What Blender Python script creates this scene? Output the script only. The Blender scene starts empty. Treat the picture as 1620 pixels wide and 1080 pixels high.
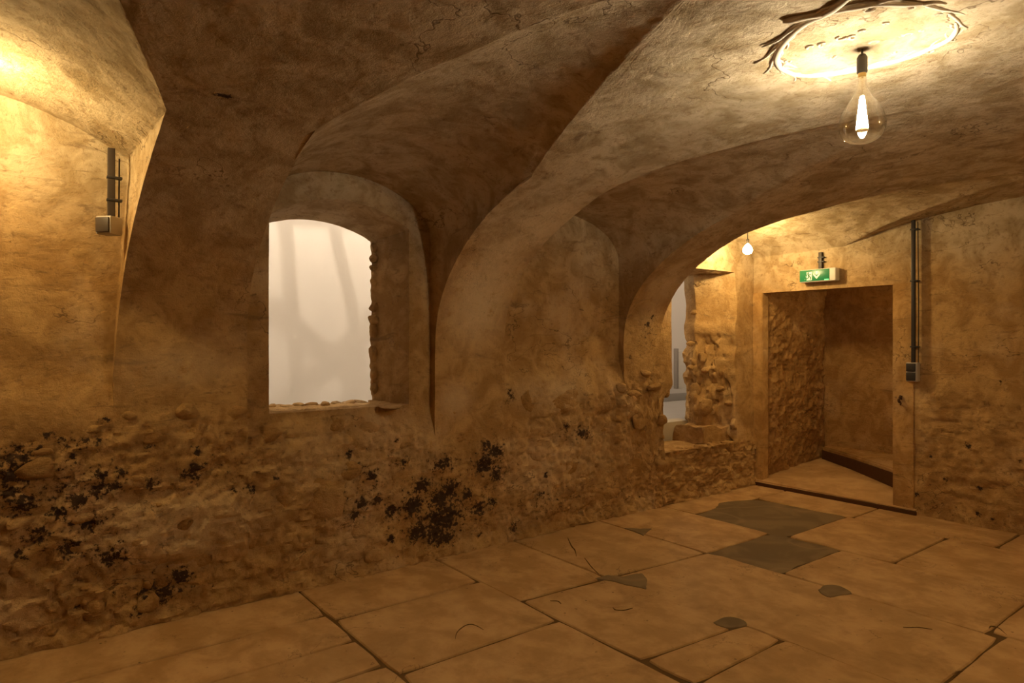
import bpy, bmesh, math, random
import numpy as np
from mathutils import Vector, Matrix

random.seed(7)
rng = np.random.default_rng(11)
scene = bpy.context.scene
COL = scene.collection

# ---------------------------------------------------------------- camera, world, exposure
cam_d = bpy.data.cameras.new('camera')
cam_d.sensor_width = 36.0
cam_d.lens = 1040.0 / 1620.0 * 36.0
cam_d.clip_start = 0.05
cam = bpy.data.objects.new('camera', cam_d)
COL.objects.link(cam)
EYE = 1.45
cam.location = (0, 0, EYE)
cam.rotation_euler = (math.radians(90), 0, math.radians(52.5 - 90))
scene.camera = cam

world = bpy.data.worlds.new('world')
scene.world = world
world.use_nodes = True
world.node_tree.nodes['Background'].inputs[0].default_value = (0.02, 0.015, 0.01, 1)
world.node_tree.nodes['Background'].inputs[1].default_value = 0.0

scene.view_settings.view_transform = 'Standard'
scene.view_settings.look = 'None'
scene.view_settings.exposure = 0.36
scene.view_settings.gamma = 1.0
scene.view_settings.use_curve_mapping = False
scene.cycles.max_bounces = 14
scene.cycles.diffuse_bounces = 8
scene.cycles.transparent_max_bounces = 16

PENDANT_L = 720.0
PENDANT_C = (1.0, 0.89, 0.70)
WALL_L = 430.0
FILL_L = 500.0
STAIR_L = 330.0
LEFT_L = 380.0
WALL_C = (1.0, 0.72, 0.33)
NEXT_ROOM_W = 84.0

# the gallery beyond the openings has its own ceiling lamp
nl = bpy.data.lights.new('gallery_lamp', 'POINT')
nl.energy = NEXT_ROOM_W
nl.color = (1.0, 0.82, 0.62)
nl.shadow_soft_size = 0.022
nlo = bpy.data.objects.new('gallery_lamp', nl)
nlo.location = (2.3, 4.75, 4.1)
COL.objects.link(nlo)
n2 = bpy.data.lights.new('gallery_lamp', 'POINT')
n2.energy = 26
n2.color = (1.0, 0.76, 0.55)
n2.shadow_soft_size = 0.15
n2o = bpy.data.objects.new('gallery_lamp', n2)
n2o.location = (7.5, 6.05, 3.8)
COL.objects.link(n2o)

# ---------------------------------------------------------------- small helpers
def sm(a, b, x):
    t = np.clip((np.asarray(x, float) - a) / (b - a), 0, 1)
    return t * t * (3 - 2 * t)

def _hash(ix, iy, iz):
    h = (ix * 374761393 + iy * 668265263 + iz * 2147483647 + 1013904223) & 0xffffffff
    h = ((h ^ (h >> 13)) * 1274126177) & 0xffffffff
    h = ((h ^ (h >> 16)) * 2246822519) & 0xffffffff
    h = h ^ (h >> 15)
    return (h & 0xffffff) / float(0xffffff)

def vnoise(P):
    F = np.floor(P).astype(np.int64)
    f = P - F
    f = f * f * f * (f * (f * 6 - 15) + 10)
    r = 0
    for dx in (0, 1):
        wx = f[:, 0] if dx else 1 - f[:, 0]
        for dy in (0, 1):
            wy = f[:, 1] if dy else 1 - f[:, 1]
            for dz in (0, 1):
                wz = f[:, 2] if dz else 1 - f[:, 2]
                r = r + wx * wy * wz * _hash(F[:, 0] + dx, F[:, 1] + dy, F[:, 2] + dz)
    return r * 2 - 1

def fbm(P, freq, octs=3, gain=0.5):
    a, s, t = 1.0, 0.0, 0.0
    for i in range(octs):
        s = s + a * vnoise(P * freq + 17.3 * i)
        t += a
        a *= gain
        freq *= 2.03
    return s / t

def worley(u, v):
    """F1, F2 and a random number of the nearest cell"""
    iu, iv = np.floor(u).astype(np.int64), np.floor(v).astype(np.int64)
    f1 = np.full(u.shape, 9.0); f2 = np.full(u.shape, 9.0); cid = np.zeros(u.shape)
    for a in (-1, 0, 1):
        for b in (-1, 0, 1):
            cx, cy = iu + a, iv + b
            px = cx + 0.15 + 0.7 * _hash(cx, cy, cx * 0 + 3)
            py = cy + 0.15 + 0.7 * _hash(cx, cy, cx * 0 + 9)
            d = np.hypot(u - px, v - py)
            h = _hash(cx, cy, cx * 0 + 21)
            closer = d < f1
            f2 = np.where(closer, f1, np.minimum(f2, d))
            cid = np.where(closer, h, cid)
            f1 = np.where(closer, d, f1)
    return f1, f2, cid

def mesh_from(name, V, F, mat=None, smooth=True, sharp=None):
    me = bpy.data.meshes.new(name)
    me.from_pydata([tuple(map(float, v)) for v in V] if not isinstance(V, np.ndarray) else V.tolist(), [], F if isinstance(F, list) else F.tolist())
    if smooth:
        me.polygons.foreach_set('use_smooth', [True] * len(me.polygons))
    if sharp:
        me.set_sharp_from_angle(angle=math.radians(sharp))
    if mat:
        me.materials.append(mat)
    me.update()
    return me

def link(name, me, parent=None, **props):
    o = bpy.data.objects.new(name, me)
    COL.objects.link(o)
    if parent is not None:
        o.parent = parent
    for k, v in props.items():
        o[k] = v
    return o

def thing(name, label, cat, loc=(0, 0, 0), rot=(0, 0, 0), group=None):
    o = bpy.data.objects.new(name, None)
    o.empty_display_size = 0.05
    COL.objects.link(o)
    o.location = loc
    o.rotation_euler = rot
    o['label'] = label
    o['category'] = cat
    if group:
        o['group'] = group
    return o

def bm_obj(name, bm, mat, parent=None, smooth=False, sharp=40, **props):
    me = bpy.data.meshes.new(name)
    bm.normal_update()
    bm.to_mesh(me)
    bm.free()
    if smooth:
        me.polygons.foreach_set('use_smooth', [True] * len(me.polygons))
        me.set_sharp_from_angle(angle=math.radians(sharp))
    me.materials.append(mat)
    return link(name, me, parent, **props)

def add_box(bm, lo, hi, bevel=0.0):
    r = bmesh.ops.create_cube(bm, size=1.0)
    lo, hi = Vector(lo), Vector(hi)
    c, d = (lo + hi) / 2, hi - lo
    for v in r['verts']:
        v.co = Vector((v.co.x * d.x, v.co.y * d.y, v.co.z * d.z)) + c
    if bevel:
        es = list({e for v in r['verts'] for e in v.link_edges})
        bmesh.ops.bevel(bm, geom=es, offset=bevel, segments=2, affect='EDGES', profile=0.5)

def box_obj(name, lo, hi, mat, parent=None, bevel=0.0, **props):
    bm = bmesh.new()
    add_box(bm, lo, hi, bevel)
    return bm_obj(name, bm, mat, parent, smooth=bevel > 0, **props)

def add_lathe(bm, prof, seg=32, cap=True):
    rings = []
    for r, z in prof:
        if r < 1e-6:
            rings.append([bm.verts.new((0, 0, z))])
        else:
            rings.append([bm.verts.new((r * math.cos(2 * math.pi * i / seg), r * math.sin(2 * math.pi * i / seg), z)) for i in range(seg)])
    for a, b in zip(rings, rings[1:]):
        for i in range(seg):
            j = (i + 1) % seg
            if len(a) == 1 and len(b) == 1:
                continue
            if len(a) == 1:
                bm.faces.new((a[0], b[j], b[i]))
            elif len(b) == 1:
                bm.faces.new((a[i], a[j], b[0]))
            else:
                bm.faces.new((a[i], a[j], b[j], b[i]))
    if cap:
        for R in (rings[0], rings[-1]):
            if len(R) > 1:
                bm.faces.new(R)
    bmesh.ops.recalc_face_normals(bm, faces=bm.faces)

def catmull(pts, n=6):
    pts = [Vector(p) for p in pts]
    if len(pts) < 3:
        return [pts[0].lerp(pts[-1], i / n) for i in range(n + 1)]
    P = [pts[0] * 2 - pts[1]] + pts + [pts[-1] * 2 - pts[-2]]
    out = []
    for i in range(1, len(P) - 2):
        a, b, c, d = P[i - 1:i + 3]
        for k in range(n):
            t = k / n
            out.append(0.5 * ((2 * b) + (c - a) * t + (2 * a - 5 * b + 4 * c - d) * t * t + (3 * b - a - 3 * c + d) * t ** 3))
    out.append(pts[-1])
    return out

def add_tube(bm, pts, rad, seg=8):
    """tube along pts; rad is a number or a function of 0..1"""
    pts = [Vector(p) for p in pts]
    rf = rad if callable(rad) else (lambda t: rad)
    rings = []
    up = Vector((0, 0, 1))
    for i, p in enumerate(pts):
        d = (pts[min(i + 1, len(pts) - 1)] - pts[max(i - 1, 0)]).normalized()
        if abs(d.dot(up)) > 0.98:
            s = d.cross(Vector((1, 0, 0))).normalized()
        else:
            s = d.cross(up).normalized()
        t = s.cross(d)
        r = rf(i / (len(pts) - 1))
        rings.append([bm.verts.new(p + s * (r * math.cos(2 * math.pi * k / seg)) + t * (r * math.sin(2 * math.pi * k / seg))) for k in range(seg)])
    for a, b in zip(rings, rings[1:]):
        for k in range(seg):
            bm.faces.new((a[k], a[(k + 1) % seg], b[(k + 1) % seg], b[k]))
    bm.faces.new(rings[0][::-1])
    bm.faces.new(rings[-1])

# ---------------------------------------------------------------- materials
class N:
    def __init__(self, name):
        self.m = bpy.data.materials.new(name)
        self.m.use_nodes = True
        self.t = self.m.node_tree
        self.b = self.t.nodes['Principled BSDF']
        self.out = self.t.nodes['Material Output']
        g = self.t.nodes.new('ShaderNodeNewGeometry')
        self.pos = g.outputs['Position']
    def node(self, ty, **kw):
        n = self.t.nodes.new(ty)
        for k, v in kw.items():
            setattr(n, k, v)
        return n
    def put(self, sock, v):
        if isinstance(v, bpy.types.NodeSocket):
            self.t.links.new(v, sock)
        else:
            sock.default_value = v
    def math(self, op, a, b=None, c=None, clamp=False):
        n = self.node('ShaderNodeMath', operation=op, use_clamp=clamp)
        for s, v in zip(n.inputs, (a, b, c)):
            if v is not None:
                self.put(s, v)
        return n.outputs[0]
    def scaled(self, sx, sy, sz, rot=(0, 0, 0)):
        n = self.node('ShaderNodeMapping')
        self.put(n.inputs['Vector'], self.pos)
        n.inputs['Scale'].default_value = (sx, sy, sz)
        n.inputs['Rotation'].default_value = rot
        return n.outputs[0]
    def noise(self, scale, detail=4, rough=0.55, vec=None, dist=0.0):
        n = self.node('ShaderNodeTexNoise')
        self.put(n.inputs['Vector'], vec if vec is not None else self.pos)
        n.inputs['Scale'].default_value = scale
        n.inputs['Detail'].default_value = detail
        n.inputs['Roughness'].default_value = rough
        n.inputs['Distortion'].default_value = dist
        return n.outputs['Fac']
    def ramp(self, fac, lo, hi):
        n = self.node('ShaderNodeMapRange', interpolation_type='SMOOTHSTEP')
        self.put(n.inputs[0], fac)
        n.inputs[1].default_value = lo
        n.inputs[2].default_value = hi
        return n.outputs[0]
    def mix(self, fac, a, b, blend='MIX'):
        n = self.node('ShaderNodeMix', data_type='RGBA', blend_type=blend)
        self.put(n.inputs[0], fac)
        for i, v in ((6, a), (7, b)):
            if isinstance(v, bpy.types.NodeSocket):
                self.t.links.new(v, n.inputs[i])
            else:
                n.inputs[i].default_value = (*v, 1) if len(v) == 3 else v
        return n.outputs[2]
    def attr(self, name):
        return self.node('ShaderNodeAttribute', attribute_name=name).outputs['Fac']
    def bump(self, h, strength, dist, prev=None):
        n = self.node('ShaderNodeBump')
        n.inputs['Strength'].default_value = strength
        n.inputs['Distance'].default_value = dist
        self.put(n.inputs['Height'], h)
        if prev is not None:
            self.t.links.new(prev, n.inputs['Normal'])
        return n.outputs[0]
    def done(self, color=None, rough=0.9, normal=None, spec=0.2):
        if color is not None:
            self.put(self.b.inputs['Base Color'], color if isinstance(color, bpy.types.NodeSocket) else (*color, 1))
        self.put(self.b.inputs['Roughness'], rough)
        self.b.inputs['Specular IOR Level'].default_value = spec
        if normal is not None:
            self.t.links.new(normal, self.b.inputs['Normal'])
        return self.m

OCHRE = (0.52, 0.335, 0.140)
OCHRE_D = (0.35, 0.205, 0.075)
PALE = (0.60, 0.43, 0.245)
GREY = (0.56, 0.455, 0.305)
GREY_D = (0.36, 0.27, 0.15)

def plaster(name, mould=True, grey_from=1.75, grey_to=2.45, rough_amt=1.0, tint=(1, 1, 1)):
    k = N(name)
    z = k.node('ShaderNodeSeparateXYZ')
    k.put(z.inputs[0], k.pos)
    zz = z.outputs[2]
    big = k.noise(1.3, 5, 0.6)
    mid = k.noise(5.5, 7, 0.65, dist=0.6)
    fine = k.noise(28, 8, 0.7)
    grain = k.noise(160, 4, 0.6)
    streak = k.noise(2.2, 9, 0.72, vec=k.scaled(1.6, 1.6, 7.0), dist=0.8)
    low = k.mix(k.ramp(mid, 0.38, 0.66), OCHRE_D, OCHRE)
    low = k.mix(k.math('MULTIPLY', k.ramp(big, 0.5, 0.68), 0.75), low, PALE)
    high = k.mix(k.ramp(mid, 0.35, 0.62), GREY_D, GREY)
    zn = k.math('ADD', zz, k.math('MULTIPLY', k.math('SUBTRACT', big, 0.5), 0.9))
    c = k.mix(k.ramp(zn, grey_from, grey_to), low, high)
    # dark horizontal smears and hairline cracks in the lime plaster
    smear = k.ramp(streak, 0.56, 0.70)
    c = k.mix(k.math('MULTIPLY', smear, 0.62), c, (0.16, 0.10, 0.05))
    crack = k.node('ShaderNodeTexNoise')
    k.put(crack.inputs['Vector'], k.scaled(1.0, 1.0, 1.8))
    crack.inputs['Scale'].default_value = 1.5
    crack.inputs['Detail'].default_value = 5
    crack.inputs['Roughness'].default_value = 0.58
    crack.inputs['Distortion'].default_value = 0.25
    ca = k.math('ABSOLUTE', k.math('SUBTRACT', crack.outputs['Fac'], 0.5))
    cr = k.math('SUBTRACT', 1.0, k.ramp(ca, 0.0, 0.006))
    cr = k.math('MULTIPLY', cr, k.ramp(k.noise(1.4, 3, 0.5), 0.47, 0.60))
    c = k.mix(k.math('MULTIPLY', cr, 0.75), c, (0.10, 0.06, 0.03))
    c = k.mix(k.math('MULTIPLY', k.ramp(fine, 0.47, 0.30), 0.62), c, (0.22, 0.13, 0.06))
    blot = k.noise(7.5, 8, 0.75, vec=k.scaled(1, 1, 1.5), dist=0.4)
    c = k.mix(k.math('MULTIPLY', k.ramp(blot, 0.57, 0.68), 0.5), c, (0.21, 0.125, 0.055))
    if mould:
        pl = k.math('MULTIPLY', k.attr('pale'), k.ramp(k.noise(9, 7, 0.7), 0.28, 0.48))
        c = k.mix(pl, c, (0.72, 0.57, 0.36))
    if tint != (1, 1, 1):
        c = k.mix(1.0, c, tint, 'MULTIPLY')
    if mould:
        a = k.attr('mould')
        mn = k.noise(38, 8, 0.70)
        v = k.math('ADD', a, k.math('MULTIPLY', k.math('SUBTRACT', mn, 0.5), 3.0))
        c = k.mix(k.ramp(v, 0.60, 0.70), c, (0.012, 0.008, 0.012))
        halo = k.ramp(v, 0.25, 0.62)
        c = k.mix(k.math('MULTIPLY', halo, 0.42), c, (0.13, 0.075, 0.035))
    nrm = k.bump(streak, 0.40 * rough_amt, 0.02)
    nrm = k.bump(fine, 0.70 * rough_amt, 0.016, nrm)
    nrm = k.bump(grain, 0.45 * rough_amt, 0.004, nrm)
    nrm = k.bump(k.math('SUBTRACT', 1.0, cr), 0.4, 0.004, nrm)
    return k.done(c, 0.93, nrm, 0.12)

M_PLASTER = plaster('lime_plaster')
M_RUBBLE = plaster('rubble_stone', mould=False, rough_amt=1.5, tint=(1.0, 0.97, 0.92))
M_STAIR = plaster('stair_plaster', mould=False, grey_from=5, grey_to=6, rough_amt=1.4, tint=(0.86, 0.78, 0.68))

def slab_mat():
    k = N('limestone_slab')
    oi = k.node('ShaderNodeObjectInfo')
    big = k.noise(1.1, 6, 0.6)
    mid = k.noise(4.0, 8, 0.66, vec=k.scaled(1.25, 1.0, 1.0), dist=0.25)
    fine = k.noise(40, 6, 0.65)
    c = k.mix(k.ramp(mid, 0.36, 0.66), (0.375, 0.218, 0.085), (0.56, 0.362, 0.172))
    c = k.mix(k.math('MULTIPLY', k.ramp(big, 0.5, 0.7), 0.6), c, (0.33, 0.195, 0.075))
    c = k.mix(k.math('MULTIPLY', oi.outputs['Random'], 0.28), c, (0.42, 0.27, 0.12))
    sp = k.ramp(k.noise(23, 5, 0.6), 0.66, 0.72)
    c = k.mix(k.math('MULTIPLY', sp, 0.55), c, (0.13, 0.075, 0.03))
    vein = k.math('ABSOLUTE', k.math('SUBTRACT', k.noise(1.7, 7, 0.6, dist=0.5), 0.5))
    vm = k.math('MULTIPLY', k.math('SUBTRACT', 1.0, k.ramp(vein, 0.0, 0.006)), k.ramp(k.noise(1.2, 3, 0.5), 0.50, 0.60))
    c = k.mix(k.math('MULTIPLY', vm, 0.6), c, (0.12, 0.065, 0.025))
    stain = k.noise(2.6, 8, 0.7, dist=0.5)
    c = k.mix(k.math('MULTIPLY', k.ramp(stain, 0.54, 0.68), 0.5), c, (0.26, 0.145, 0.055))
    v = k.node('ShaderNodeTexVoronoi')
    k.put(v.inputs['Vector'], k.scaled(1, 1, 1))
    v.inputs['Scale'].default_value = 7.0
    dot = k.math('SUBTRACT', 1.0, k.ramp(v.outputs['Distance'], 0.03, 0.055))
    c = k.mix(k.math('MULTIPLY', dot, 0.7), c, (0.09, 0.05, 0.02))
    nrm = k.bump(mid, 0.35, 0.012)
    nrm = k.bump(fine, 0.25, 0.004, nrm)
    return k.done(c, k.math('ADD', 0.62, k.math('MULTIPLY', mid, 0.25)), nrm, 0.3)

def patch_mat():
    k = N('grey_mortar_fill')
    big = k.noise(2.4, 4, 0.55, dist=1.2)
    fine = k.noise(60, 6, 0.7)
    c = k.mix(k.ramp(big, 0.4, 0.62), (0.165, 0.118, 0.066), (0.215, 0.152, 0.083))
    ln = k.math('ABSOLUTE', k.math('SUBTRACT', k.noise(1.3, 2, 0.4), 0.5))
    c = k.mix(k.math('MULTIPLY', k.math('SUBTRACT', 1.0, k.ramp(ln, 0.0, 0.02)), 0.35), c, (0.31, 0.22, 0.12))
    return k.done(c, 0.88, k.bump(fine, 0.3, 0.003), 0.2)

def simple(name, col, rough=0.6, noise_amt=0.12, scale=30, spec=0.4, metal=0.0):
    k = N(name)
    n = k.noise(scale, 4, 0.6)
    c = k.mix(k.math('MULTIPLY', n, noise_amt * 2), col, tuple(v * 0.55 for v in col))
    k.b.inputs['Metallic'].default_value = metal
    return k.done(c, rough, k.bump(n, 0.08, 0.001), spec)

M_SLAB = slab_mat()
M_PATCH = patch_mat()
M_BED = simple('joint_earth', (0.15, 0.088, 0.036), 0.97, 0.3, 25, 0.05)
M_JAMB = plaster('door_surround_stone', mould=False, grey_from=5, grey_to=6, rough_amt=0.6, tint=(1.0, 0.96, 0.9))
M_STUCCO = simple('white_stucco', (0.62, 0.53, 0.40), 0.85, 0.15, 18, 0.15)
M_STUCCO_DARK = simple('sooty_stucco', (0.22, 0.16, 0.085), 0.9, 0.3, 40, 0.1)
M_GREY_PVC = simple('grey_plastic', (0.33, 0.30, 0.27), 0.5)
M_DARK_PVC = simple('dark_plastic', (0.035, 0.030, 0.028), 0.45)
M_DUCT = simple('dark_duct_metal', (0.055, 0.040, 0.030), 0.5, 0.2, 30, 0.4)
M_BOX = simple('pale_grey_plastic', (0.46, 0.42, 0.37), 0.45)
M_WHITE_PVC = simple('white_plastic', (0.72, 0.70, 0.64), 0.4)
M_SIGN_GREEN = simple('sign_green', (0.012, 0.19, 0.085), 0.3, 0.05)
M_SIGN_WHITE = simple('sign_white', (0.80, 0.84, 0.78), 0.35, 0.03)
M_BRASS = simple('lamp_brass', (0.55, 0.38, 0.14), 0.3, 0.1, 40, 0.5, 0.9)
M_SOCKET = simple('black_bakelite', (0.075, 0.062, 0.05), 0.5, 0.15, 60)
M_RUST = simple('rusty_iron', (0.10, 0.05, 0.025), 0.85, 0.4, 90, 0.2)
M_CEIL_WHITE = simple('gallery_white_paint', (0.80, 0.775, 0.74), 0.9, 0.05, 2, 0.1)
M_GALLERY_FLOOR = simple('gallery_concrete', (0.36, 0.345, 0.325), 0.8, 0.15, 6, 0.2)
M_GALLERY_STEP = simple('gallery_stone_step', (0.42, 0.36, 0.27), 0.85, 0.12, 8, 0.2)
M_STEEL = simple('grey_steel', (0.30, 0.30, 0.30), 0.5, 0.1, 20, 0.4, 0.3)

def glow(name, col, strength):
    k = N(name)
    k.b.inputs['Base Color'].default_value = (*col, 1)
    k.b.inputs['Emission Color'].default_value = (*col, 1)
    k.b.inputs['Emission Strength'].default_value = strength
    return k.m

def bulb_glass():
    m = bpy.data.materials.new('clear_bulb_glass')
    m.use_nodes = True
    t = m.node_tree
    t.nodes.clear()
    o = t.nodes.new('ShaderNodeOutputMaterial')
    tr = t.nodes.new('ShaderNodeBsdfTransparent')
    tr.inputs[0].default_value = (0.985, 0.96, 0.90, 1)
    gl = t.nodes.new('ShaderNodeBsdfGlossy')
    gl.inputs['Roughness'].default_value = 0.03
    lw = t.nodes.new('ShaderNodeLayerWeight')
    lw.inputs[0].default_value = 0.35
    mr = t.nodes.new('ShaderNodeMapRange')
    mr.inputs[3].default_value = 0.03
    mr.inputs[4].default_value = 0.75
    mx = t.nodes.new('ShaderNodeMixShader')
    t.links.new(lw.outputs['Facing'], mr.inputs[0])
    t.links.new(mr.outputs[0], mx.inputs[0])
    t.links.new(tr.outputs[0], mx.inputs[1])
    t.links.new(gl.outputs[0], mx.inputs[2])
    t.links.new(mx.outputs[0], o.inputs[0])
    return m

M_GLASS = bulb_glass()
M_FIL = glow('pendant_filament_glow', PENDANT_C, PENDANT_L)
M_FIL_W = glow('wall_filament_glow', WALL_C, WALL_L)
M_FIL_F = glow('fill_bulb_glow', WALL_C, FILL_L)
M_FIL_L = glow('left_bulb_glow', WALL_C, LEFT_L)
M_FIL_S = glow('stair_bulb_glow', WALL_C, STAIR_L)
M_LED = glow('green_led', (0.15, 1.0, 0.35), 0.8)

# ---------------------------------------------------------------- the vault
YW, YC = 3.83, 1.20            # plaster face of the long wall, crown line
A = YW - YC
Z0, RISE, PEX = 1.42, 1.13, 2.2
CROWN = Z0 + RISE
XE = 6.06                      # end wall
TH = 0.44                      # thickness of the long wall

def barrel(th):
    return YC + A * np.cos(th) ** (2 / PEX), Z0 + RISE * np.sin(th) ** (2 / PEX)

# x0, centre, x1, where the groins leave the piers (y), springing and top of the wall arch, flat arch?
BAYS = [(-2.57, -1.97, -1.38, 2.80, 2.12, 2.50, 0),
        (-0.77, -0.16, 0.455, 2.84, 2.385, 2.61, 1),
        (1.065, 1.66, 2.285, 2.79, 2.12, 2.50, 0),
        (2.87, 3.46, 4.13, 2.76, 2.12, 2.47, 0),
        (4.60, 5.32, 6.10, 3.00, 2.20, 2.50, 0)]

def bay_xi(b, x):
    return min(1.0, (b[1] - x) / (b[1] - b[0]) if x < b[1] else (x - b[1]) / (b[2] - b[1]))

def wall_arc(b, x):
    q = max(0.0, 1 - bay_xi(b, x) ** 2)
    return b[4] + (b[5] - b[4]) * (q if b[6] else math.sqrt(q))

def groin(b, x):
    """the groins run straight in plan from the piers to the crown"""
    y = YC + (b[3] - YC) * bay_xi(b, x) ** 1.06
    th = math.acos(min(1.0, (y - YC) / A) ** (PEX / 2))
    return y, float(barrel(th)[1]), th

def cap_z(b, x, y):
    yg, zg, _ = groin(b, x)
    s_ = np.clip((YW + 0.03 - y) / (YW + 0.03 - yg), 0, 1)
    za = wall_arc(b, x)
    return za + (zg - za) * s_ + 0.055 * np.sqrt(s_) * (1 - s_ ** 5) * (1 - bay_xi(b, x) ** 2)

WIN = (1.205, 2.120)           # window embrasure on the room side
OPN = (4.75, 5.74)             # broken opening beside the corner

def zs_of(x):
    return 1.03 + (0.46 - 1.03) * float(sm(4.15, 4.55, x))

def ztop_of(x, arc):
    if 1.0 < x < 2.3:
        xi = np.clip((x - 1.6625) / 0.4575, -1, 1)
        z = 2.195 + 0.135 * (1 - xi * xi)
    elif x > 4.5:
        z = 2.135
    else:
        z = Z0 + 0.6 * (arc - Z0)
    return min(z, Z0 + 0.86 * (arc - Z0))

def bay_profile(b, x, R):
    arc = wall_arc(b, x)
    zs, zt = zs_of(x), ztop_of(x, arc)
    yi, zi, th = groin(b, x)
    z = np.concatenate([np.linspace(0, zs, R[0] + 1)[:-1], np.linspace(zs, Z0, R[1] + 1)[:-1],
                        np.linspace(Z0, zt, R[2] + 1)[:-1], np.linspace(zt, arc, R[3] + 1)])
    lo_ = (0.80, 1.02) if 1.0 < b[1] < 2.0 else (1.05, 1.35)
    y = YW + (0.06 * sm(*lo_, z) if b[1] < 4.5 else z * 0)
    ycap = np.linspace(y[-1], yi, R[4] + 1)[1:]
    zc = cap_z(b, x, ycap)
    t3 = np.linspace(th, math.pi / 2, R[5] + 1)[1:]
    yb, zb = barrel(t3)
    return np.stack([np.full(z.size + ycap.size + t3.size, x), np.concatenate([y, ycap, yb]), np.concatenate([z, zc, zb])], 1), th

def pier_profile(x, ths, R):
    zs = zs_of(x)
    z = np.concatenate([np.linspace(0, zs, R[0] + 1)[:-1], np.linspace(zs, Z0, R[1] + 1)])
    y = np.full(z.shape, YW)
    n1 = R[2] + R[3]
    t = np.concatenate([np.linspace(0, ths * 0.55, n1 + 1)[1:], np.linspace(ths * 0.55, ths, R[4] + 1)[1:], np.linspace(ths, math.pi / 2, R[5] + 1)[1:]])
    yb, zb = barrel(t)
    return np.stack([np.full(z.size + t.size, x), np.concatenate([y, yb]), np.concatenate([z, zb])], 1)

def build_columns(R, step, coarse, edges=True):
    cols, tags = [], []
    xs_prev, th_prev = -2.95, None
    def seg(a, b, extra=()):
        st = step if b > -0.4 else coarse
        n = max(2, int(round((b - a) / st)))
        v = list(np.linspace(a, b, n + 1))
        if n > 12:
            v = [a + (b - a) * f for f in (0.0012, 0.003, 0.006)] + v + [b - (b - a) * f for f in (0.0012, 0.003, 0.006)]
            v.sort()
        for e in extra:
            i = int(np.argmin([abs(q - e) for q in v]))
            v[i] = e
        return v
    for bi, b in enumerate(BAYS):
        ex = ()
        if edges and bi == 2:
            ex = WIN
        if edges and bi == 4:
            ex = OPN
        left, th_l = bay_profile(b, b[0], R)
        right, th_r = bay_profile(b, b[2], R)
        tp = th_l if th_prev is None else th_prev
        for x in seg(xs_prev, b[0]):
            f = (x - xs_prev) / (b[0] - xs_prev)
            cols.append(pier_profile(x, tp + (th_l - tp) * f, R)); tags.append('pier')
        last = cols[-1]
        ns = 5 if step < 0.02 else 2
        for i in range(1, ns):
            cols.append(last + (left - last) * (i / ns)); tags.append('side')
        for x in seg(b[0], b[2], ex):
            cols.append(bay_profile(b, x, R)[0]); tags.append('bay%d' % bi)
        xs_prev, th_prev = b[2], th_r
        if bi < 4:
            nxt = pier_profile(b[2], th_r, R)
            for i in range(1, ns):
                cols.append(right + (nxt - right) * (i / ns)); tags.append('side')
    return np.array(cols), tags

MOULD = [(0.152, 1.002, 0.017), (0.234, 0.949, 0.024), (0.111, 0.943, 0.02), (0.03, 0.916, 0.04), (0.005, 0.832, 0.027), (0.009, 0.759, 0.023), (0.054, 0.697, 0.027), (0.194, 0.628, 0.021), (0.244, 0.893, 0.014), (0.366, 0.796, 0.021), (0.358, 0.723, 0.032), (0.419, 0.73, 0.022), (0.274, 0.679, 0.025), (0.358, 0.956, 0.018), (0.589, 0.71, 0.026), (0.581, 0.912, 0.015), (0.113, 0.546, 0.027), (0.321, 0.558, 0.025), (0.251, 0.576, 0.018), (0.297, 0.964, 0.018), (0.384, 1.069, 0.018), (0.452, 0.798, 0.018), (0.103, 0.533, 0.034), (0.234, 0.451, 0.028), (0.042, 0.459, 0.02), (0.406, 0.374, 0.04), (0.555, 0.164, 0.019), (0.648, 0.142, 0.026), (0.524, 0.075, 0.018), (0.725, 0.217, 0.027), (0.251, 0.159, 0.014), (0.795, 0.774, 0.027), (0.774, 0.743, 0.027), (1.075, 0.624, 0.028), (0.811, 0.866, 0.016), (0.981, 0.63, 0.016), (1.218, 0.673, 0.017), (1.67, 0.752, 0.018), (1.728, 0.664, 0.022), (1.699, 0.379, 0.022), (1.749, 0.442, 0.023), (1.989, 0.812, 0.014), (1.817, 0.61, 0.023), (2.034, 0.665, 0.028), (2.355, 0.629, 0.034), (2.31, 0.625, 0.024), (2.668, 0.585, 0.046), (2.79, 0.489, 0.042), (2.696, 0.716, 0.031), (2.779, 0.672, 0.036), (2.927, 1.067, 0.037), (2.898, 1.009, 0.026), (2.406, 0.442, 0.04), (2.535, 0.385, 0.025), (2.641, 0.268, 0.046), (2.745, 0.292, 0.036), (2.933, 0.093, 0.032), (2.365, 0.251, 0.064), (2.276, 0.261, 0.034), (2.151, 0.199, 0.043), (2.276, 0.16, 0.054), (1.856, 0.446, 0.023), (1.957, 0.354, 0.028), (2.641, 0.094, 0.02), (2.286, 0.141, 0.039), (2.355, 0.12, 0.039), (1.948, 0.19, 0.023), (2.108, 0.375, 0.038), (2.179, 0.49, 0.029), (2.325, 0.385, 0.039), (3.687, 0.702, 0.029), (3.618, 0.723, 0.029), (3.249, 0.432, 0.022), (3.442, 0.796, 0.023), (4.207, 1.316, 0.015), (3.192, 0.287, 0.027), (4.342, 1.178, 0.013), (4.42, 1.60, 0.02), (4.45, 1.66, 0.02)]
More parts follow.
